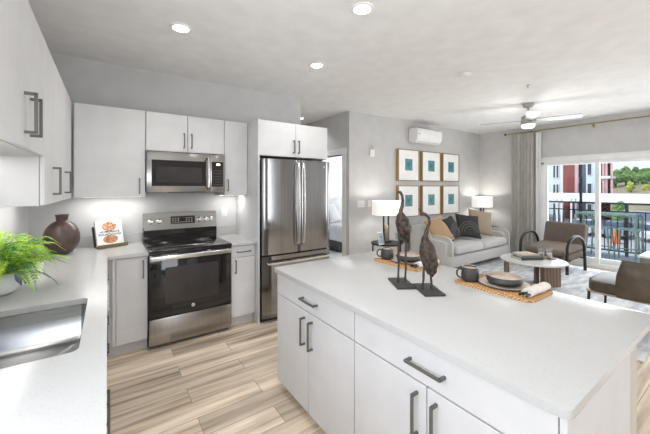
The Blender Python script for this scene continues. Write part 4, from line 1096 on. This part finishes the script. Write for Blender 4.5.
# curtain
def curtain(name, label, mat, y0, y1, x, amp, waves, z0, z1, phase=0):
    b = MB(); n = waves * 10; P = []
    for k in range(n + 1):
        s_ = k / n; P.append((x + amp * math.sin(2 * PI * waves * s_ + phase) + amp * .3 * math.sin(2 * PI * waves * .37 * s_), y0 + (y1 - y0) * s_ + .012 * math.sin(4 * PI * waves * s_)))
    lv = [z0, z0 + .6, z0 + 1.3, z1 - .5, z1]; rows = []
    for zz in lv:
        f = 1 - .35 * (zz - z0) / (z1 - z0)
        rows.append([[b.bm.verts.new((x + (px - x) * f + d, py, zz)) for px, py in P] for d in (0, .004)])
    for A, B_ in zip(rows, rows[1:]):
        for k in range(n):
            b.bm.faces.new((A[0][k], A[0][k + 1], B_[0][k + 1], B_[0][k])); b.bm.faces.new((A[1][k + 1], A[1][k], B_[1][k], B_[1][k + 1]))
        b.bm.faces.new((A[0][0], B_[0][0], B_[1][0], A[1][0])); b.bm.faces.new((A[0][n], A[1][n], B_[1][n], B_[0][n]))
    for k in range(n):
        b.bm.faces.new((rows[0][0][k], rows[0][1][k], rows[0][1][k + 1], rows[0][0][k + 1])); b.bm.faces.new((rows[-1][0][k], rows[-1][0][k + 1], rows[-1][1][k + 1], rows[-1][1][k]))
    t = thing(name, label, 'curtain', (x, (y0 + y1) / 2, z0))
    bmesh.ops.translate(b.bm, vec=(-x, -(y0 + y1) / 2, -z0), verts=b.bm.verts[:])
    b.build('panel', mat, t, auto=1.5)
    b = MB()
    for k in range(waves):
        yy = y0 + (y1 - y0) * (k + .5) / waves - (y0 + y1) / 2
        b.tube([(.022 * math.cos(a), yy, z1 - z0 + .018 + .022 * math.sin(a)) for a in [2 * PI * j / 12 for j in range(12)]], .003, 6, closed=True)
    b.build('ring', M['brass'], t)
    return t
curtain('curtain', 'beige-grey pleated curtain hanging left of the balcony door', M['curtain'], 2.81, 3.25, 7.24, .045, 7, .02, 2.625)
b = MB(); b.tube([(7.24, 3.36, 2.66), (7.24, -.6, 2.66)], .0125, 12)
t = thing('curtain_rod', 'long thin brass curtain rod above the balcony door', 'curtain rod', (7.24, 1.4, 2.66))
bmesh.ops.translate(b.bm, vec=(-7.24, -1.4, -2.66), verts=b.bm.verts[:]); b.build('pole', M['brass'], t)
b = MB(); b.ico((0, 1.975, 0), .024, 2); b.build('finial', M['black'], t)
for y in (.47, -1.7):
    b = MB(); b.tube([(0, y, 0), (.06, y, -.02), (.115, y, -.03)], .006); b.box(.112, .119, y - .015, y + .015, -.06, .0); b.tube([(0, y - .006, 0), (0, y + .006, 0)], .018, 10); b.build('bracket', M['brass'], t)
curtain('sheer_curtain', 'thin white sheer strip between the pleated curtain and the balcony door', M['sheer'], 2.70, 2.80, 7.30, .012, 2, .02, 2.63)

# ------------------------------------------------------------------ bedroom
t = thing('bed', 'bed with white bedding seen through the bedroom doorway', 'bed', (5.25, 6.35, .012))
b = MB(); b.box(-1.0, 1.0, -.80, .80, .06, .26, .01); b.build('bed_frame', M['bedbase'], t)
b = MB(); b.box(-1.0, 1.0, -.83, .83, .22, .62, .07, 4)
for v in b.bm.verts: v.co.z += .02 * noise.noise(v.co * 4)
b.build('duvet', M['bed'], t, auto=1)
b = MB(); b.box(1.0, 1.06, -.85, .85, 0.0, 1.25, .01); b.build('headboard', M['greycush'], t)
for x in (-.9, .9):
    for y in (-.7, .7):
        b = MB(); b.box(x - .03, x + .03, y - .03, y + .03, 0, .06); b.build('leg', M['bedbase'], t, smooth=False)
pillow('bed_pillow', 'white pillow propped on the bed seen through the doorway', (4.52, 6.0, .65), .50, math.radians(20), math.radians(-30), 0, M['bed'], group='bed pillows')
pillow('bed_pillow', 'white pillow standing behind the other on the bed', (4.75, 6.25, .65), .60, math.radians(10), math.radians(-18), 0, M['bed'], group='bed pillows')

# ------------------------------------------------------------------ balcony and outside
b = MB(); b.box(WX + .16, 9.45, -1.5, 5.2, -.16, -.02); struct(b, 'balcony_floor', M['deck'])
t = thing('balcony_railing', 'black metal balcony railing with thin upright pickets', 'railing', (9.3, 1.6, -.02))
b = MB(); b.box(-.03, .03, -3.0, 3.4, 1.13, 1.17, .004); b.box(-.012, .012, -3.0, 3.4, .96, .985); b.box(-.015, .015, -3.0, 3.4, .08, .11); b.build('rail', M['railing'], t, smooth=False)
for k in range(5):
    b = MB(); b.box(-.025, .025, -3.0 + 1.6 * k - .025, -3.0 + 1.6 * k + .025, 0, 1.13); b.build('post', M['railing'], t, smooth=False)
for k in range(58):
    y = -2.95 + k * .11
    b = MB(); b.box(-.008, .008, y - .008, y + .008, .11, .96); b.build('picket', M['railing'], t, smooth=False)
b = MB(); b.box(9.285, 9.33, 2.585, 2.63, -.02, 2.9)
tag(b.build('balcony_post', M['bedbase'], None, smooth=False), 'dark square post rising at the balcony railing', 'post')
b = MB(); b.box(WX + .16, 9.45, -1.5, 5.2, 2.9, 3.05); struct(b, 'balcony_ceiling', M['ceil'])
# green bar table
t = thing('outdoor_bar_table', 'tall sage green metal bar table with curved tube frame on the balcony', 'table', (8.35, 1.90, -.02))
for q in (-1, 1):
    b = MB(); x = q * .27; P = [(x, -.46, 0), (x, -.46, .88)] + [(x, -.46 + .08 * (1 - math.cos(a)), .90 + .075 * math.sin(a)) for a in [PI / 2 * k / 5 for k in range(6)]]
    P += [(x, .46 - .08 * (1 - math.cos(a)), .90 + .075 * math.sin(a)) for a in [PI / 2 - PI / 2 * k / 5 for k in range(6)]] + [(x, .46, .88), (x, .46, 0)]
    b.tube(P, .019, 10); b.build('leg_frame', M['greenmetal'], t)
b = MB()
for q in (-.46, .46): b.tube([(-.27, q, .30), (.27, q, .30)], .012)
b.build('stretcher', M['greenmetal'], t)
b = MB()
for k in range(7): b.box(-.27 + k * .078, -.27 + k * .078 + .07, -.43, .43, .975, .993, .002)
b.build('table_top', M['greentop'], t, smooth=False)
def stool(x, y, label):
    t = thing('bar_stool', label, 'stool', (x, y, -.02), 0, 'green bar stools on the balcony')
    b = MB(); b.box(-.18, .18, -.18, .18, .64, .665, .008); b.build('seat', M['greentop'], t)
    for sx_, sy_ in ((-1, -1), (1, -1), (1, 1), (-1, 1)):
        b = MB(); b.tube([(sx_ * .16, sy_ * .16, .64), (sx_ * .20, sy_ * .20, 0)], .013, 8); b.build('leg', M['greenmetal'], t)
    b = MB(); b.tube([(.19, .19, .22), (-.19, .19, .22), (-.19, -.19, .22), (.19, -.19, .22)], .010, 8, closed=True); b.build('footrest', M['greenmetal'], t)
    b = MB(); b.tube([(.165, -.165, .64), (.17, -.165, .86), (.17, 0, .90), (.17, .165, .86), (.165, .165, .64)], .012, 8); b.build('back_hoop', M['greenmetal'], t)
    return t
s_ = stool(8.75, 2.12, 'green metal bar stool at the left end of the balcony bar table')
dup(s_, (8.75, 1.66, -.02), label='green metal bar stool at the right end of the balcony bar table')
t = thing('outdoor_chair', 'low grey cushioned outdoor chair at the right edge of the balcony', 'armchair', (8.45, .92, -.02), math.radians(90))
b = MB(); b.box(-.32, .32, -.3, .3, .28, .42, .04, 3); b.build('seat_cushion', M['greycloth'], t)
b = MB(); b.box(-.32, .32, .22, .34, .38, .80, .04, 3); b.build('back_cushion', M['greycloth'], t)
for x in (-.3, .3):
    for y in (-.27, .3):
        b = MB(); b.box(x - .02, x + .02, y - .02, y + .02, 0, .28); b.build('leg', M['greenmetal'], t, smooth=False)

GZ = -3.3
b = MB(); b.box(12, 190, -60, 120, GZ - .2, GZ); struct(b, 'ground', M['asphalt'])
b = MB(); n = 16
rows = []
for i in range(n + 1):
    x = 88 + 70 * i / n; rows.append([b.bm.verts.new((x, -50 + 110 * j / n, GZ + 4.4 * min(1, i / 5) ** .8 + 4 * (i / n) + .8 * noise.noise(Vector((x * .05, j * .8, 0))) * min(1, i / 3))) for j in range(n + 1)])
for A, B_ in zip(rows, rows[1:]):
    for j in range(n): b.bm.faces.new((A[j], A[j + 1], B_[j + 1], B_[j]))
struct(b, 'hillside', M['hill'], smooth=True)
# apartment building, facade in plane x ~ 60
t = thing('apartment_building', 'pale aqua and dark red apartment building across the parking lot', 'building', (62, 17.5, GZ))
def fy(u, x=58.):
    a = math.atan(217 / 311); s = (u - 325) / 311
    return x * (math.cos(a) - math.sin(a) * s) / (math.sin(a) + math.cos(a) * s) - 17.5
BH = 13.5
def seg(nm, u0, u1, xf, mat, z0=0, z1=BH, xb=10):
    xk = 62 + xb; a0, a1 = fy(u0, xf), fy(u1, xf); g0, g1 = (a0 + 17.5) * xk / xf - 17.5, (a1 + 17.5) * xk / xf - 17.5 + .3
    b = MB(); b.prism([(xf - 62, a1), (xb, g1), (xb, g0), (xf - 62, a0)], z0, z1); return b.build(nm, M[mat], t, smooth=False)
seg('wall', 500, 563, 58.0, 'paleside'); seg('wall', 563, 574.5, 57.0, 'redside'); seg('wall', 574.5, 577.5, 57.05, 'pinkside')
seg('wall', 577.5, 586, 59.5, 'paleside'); seg('wall', 586, 599, 58.0, 'paleside'); seg('wall', 599, 610.5, 60.0, 'darkred'); seg('wall', 610.5, 613, 57.6, 'pinkside')
seg('corner_trim', 561.5, 563, 57.9, 'creamtrim', xb=-3.9); seg('corner_trim', 577.3, 578.6, 57.2, 'creamtrim', xb=-3.9)
def bwin(u0, u1, z, h, xf=58.0, kinds='window'):
    b = MB(); b.box(xf - 62 - .08, xf - 62 + .05, fy(u1, xf) - .08, fy(u0, xf) + .08, z - .1, z + h + .1); w_ = b.build('window', M['creamtrim'], t, smooth=False)
    b = MB(); b.box(xf - 62 - .12, xf - 62 - .02, fy(u1, xf), fy(u0, xf), z, z + h); b.build('pane', M['winglass'], w_, smooth=False)
for z in (.9, 3.9, 6.9, 9.9):
    bwin(553.5, 555.3, z - .6, 1.9); bwin(556.8, 558.5, z - .6, 1.9); bwin(587.8, 591.5, z - .3, 1.7)
    bwin(578.8, 581, z - .6, 2.1, 59.5)
for z in (3.0, 6.0, 9.0, 12.0):
    b = MB(); b.box(-4.6, -2, fy(610.5, 57.4), fy(599, 57.4), z, z + .35); b.build('balcony_slab', M['creamtrim'], t, smooth=False)
    for u in (603.5, 606.5):
        b = MB(); b.box(-4.4, -4.2, fy(u, 57.7) - .12, fy(u, 57.7) + .12, z + .35, z + 3.0); b.build('balcony_post', M['pinkside'], t, smooth=False)
b = MB(); b.prism([(-5.2, fy(613.2, 56.8)), (10.2, (fy(613.2, 56.8) + 17.5) * 72.2 / 56.8 - 17.2), (10.2, 30), (-5.2, 22)], BH, BH + .5); b.build('roof', M['bookgrey'], t, smooth=False)
# white carport
t = thing('carport', 'wide sloped carport with a bright white metal roof in the parking lot', 'carport', (51.7, 8, GZ))
CH = 2.92
b = MB(); b.prism([(-4.2, CH), (4.0, CH + .85), (4.0, CH + 1.0), (-4.2, CH + .15)], -24, 14, mat=Matrix(((1, 0, 0, 0), (0, 0, 1, 0), (0, 1, 0, 0), (0, 0, 0, 1)))); b.build('roof', M['roofwhite'], t, smooth=False)
for x, h_ in ((-3.6, CH), (3.4, CH + .7)):
    for y in (-23, -14, -5, 4, 13):
        b = MB(); b.box(x - .08, x + .08, y - .08, y + .08, 0, h_); b.build('post', M['white'], t, smooth=False)
t = thing('garden_shelter', 'small white gabled shelter in front of the apartment building', 'shelter', (45, 14.0, GZ))
b = MB(); b.prism([(-.9, 3.4), (.9, 3.4), (0, 4.0)], -.9, .9, mat=Matrix(((0, 0, 1, 0), (1, 0, 0, 0), (0, 1, 0, 0), (0, 0, 0, 1)))); b.build('roof', M['roofwhite'], t, smooth=False)
for x in (-.7, .7):
    for y in (-.7, .7):
        b = MB(); b.box(x - .07, x + .07, y - .07, y + .07, 0, 3.4); b.build('post', M['white'], t, smooth=False)

def tree(name, x, y, z, r, h, mat, label, seed, group='trees on the far hillside'):
    t = thing(name, label, 'tree', (x, y, z), 0, group)
    b = MB(); b.tube([(0, 0, -.3), (0, 0, h * .6)], [.22, .12], 8); b.build('trunk', M['trunk'], t)
    b = MB(); rg = random.Random(seed)
    for k in range(9):
        a = rg.uniform(0, 6.28); q = rg.uniform(0, .6) * r
        b.ico((q * math.cos(a), q * math.sin(a), h * rg.uniform(.38, .88)), r * rg.uniform(.4, .65), 2, .55, (1, 1, 1.1), seed + k)
    rgs = random.Random(seed + 50)
    for v in b.bm.verts: v.co += Vector((rgs.uniform(-1, 1), rgs.uniform(-1, 1), rgs.uniform(-1, 1))) * r * .07
    b.build('crown', mat, t, smooth=False)
rg = random.Random(11)
for k in range(21):
    row = k // 7; s = .905 + .031 * (k % 7) + .014 * (row % 2); dep = 79 + 6.5 * row
    a = math.atan(217 / 311)
    x = dep * (math.sin(a) + math.cos(a) * s); y = dep * (math.cos(a) - math.sin(a) * s)
    tree('hillside_tree', x, y, .2 + .5 * row, 1.08 + .08 * row, rg.uniform(4.6, 5.6) + row * .5, M['tree'], 'bushy dark green tree among the others on the far hillside', k)
for k, (s, dep, r) in enumerate(((.984, 73, .9), (1.035, 73, .7))):
    a = math.atan(217 / 311); x = dep * (math.sin(a) + math.cos(a) * s); y = dep * (math.cos(a) - math.sin(a) * s)
    tree('flowering_bush', x, y, .1, r, 2.6 if k == 0 else 2.2, M['treey'], ('yellow-green round bush in front of the hillside trees, the larger one', 'smaller yellow-green bush before the hillside trees at the right edge')[k], 60 + k, 'yellow-green bushes')
t0 = None
for (x, y) in ((36.5, 5.6), (34.8, 12.5)):
    pass
tree('parking_lot_tree', 44.5, 9.2, GZ, .75, 3.75, M['tree'], 'small dark round tree just beyond the balcony railing', 77, None)

def car(x, y, rz, mat, label):
    t = thing('parked_car', label, 'car', (x, y, GZ), rz, 'cars in the parking lot')
    XZ = Matrix(((1, 0, 0, 0), (0, 0, 1, 0), (0, 1, 0, 0), (0, 0, 0, 1)))
    P = [(-2.2, .35), (-2.25, .85), (-1.9, .98), (-1.5, 1.0), (1.1, 1.0), (2.0, .85), (2.25, .6), (2.2, .35)]
    b = MB(); b.prism(P, -.88, .88, mat=XZ); bmesh.ops.bevel(b.bm, geom=b.bm.edges[:], offset=.06, segments=2, affect='EDGES'); b.build('body', mat, t, auto=.9)
    b = MB(); b.prism([(-1.6, 1.0), (-1.0, 1.48), (.4, 1.50), (1.15, 1.0)], -.74, .74, mat=XZ); bmesh.ops.bevel(b.bm, geom=b.bm.edges[:], offset=.05, segments=2, affect='EDGES'); b.build('windows', M['winglass'], t, auto=.9)
    b = MB(); b.box(-1.0, .38, -.70, .70, 1.47, 1.53, .02); b.build('roof', mat, t)
    for wx in (-1.4, 1.4):
        for wy in (-.8, .8):
            b = MB(); b.cyl((0, 0, 0), .33, -.1, .1, 20, mat=Matrix.Translation((wx, wy, .33)) @ Matrix.Rotation(PI / 2, 4, 'X')); b.build('wheel', M['tyre'], t)
car(40, 10.9, math.radians(4), M['carwhite'], 'white car parked beyond the balcony, leftmost of the parked cars')
car(40.3, 8.3, math.radians(-3), M['carblue'], 'grey-blue car parked beyond the balcony behind the orange drum')
car(40.1, 5.7, math.radians(2), M['carwhite'], 'white car parked beyond the balcony, right of the grey-blue one')
car(33, 2.4, math.radians(60), M['cardark'], 'dark car parked beyond the balcony at the right edge')
b = MB(); b.lathe([(0, 0), (.42, 0), (.42, .1), (.32, .1), (.30, .5), (.26, .9), (.22, 1.1), (0, 1.15)], (35.4, 7.55, GZ), 20)
tag(b.build('traffic_drum', M['orange']), 'bright orange traffic drum standing in the parking lot', 'traffic drum')
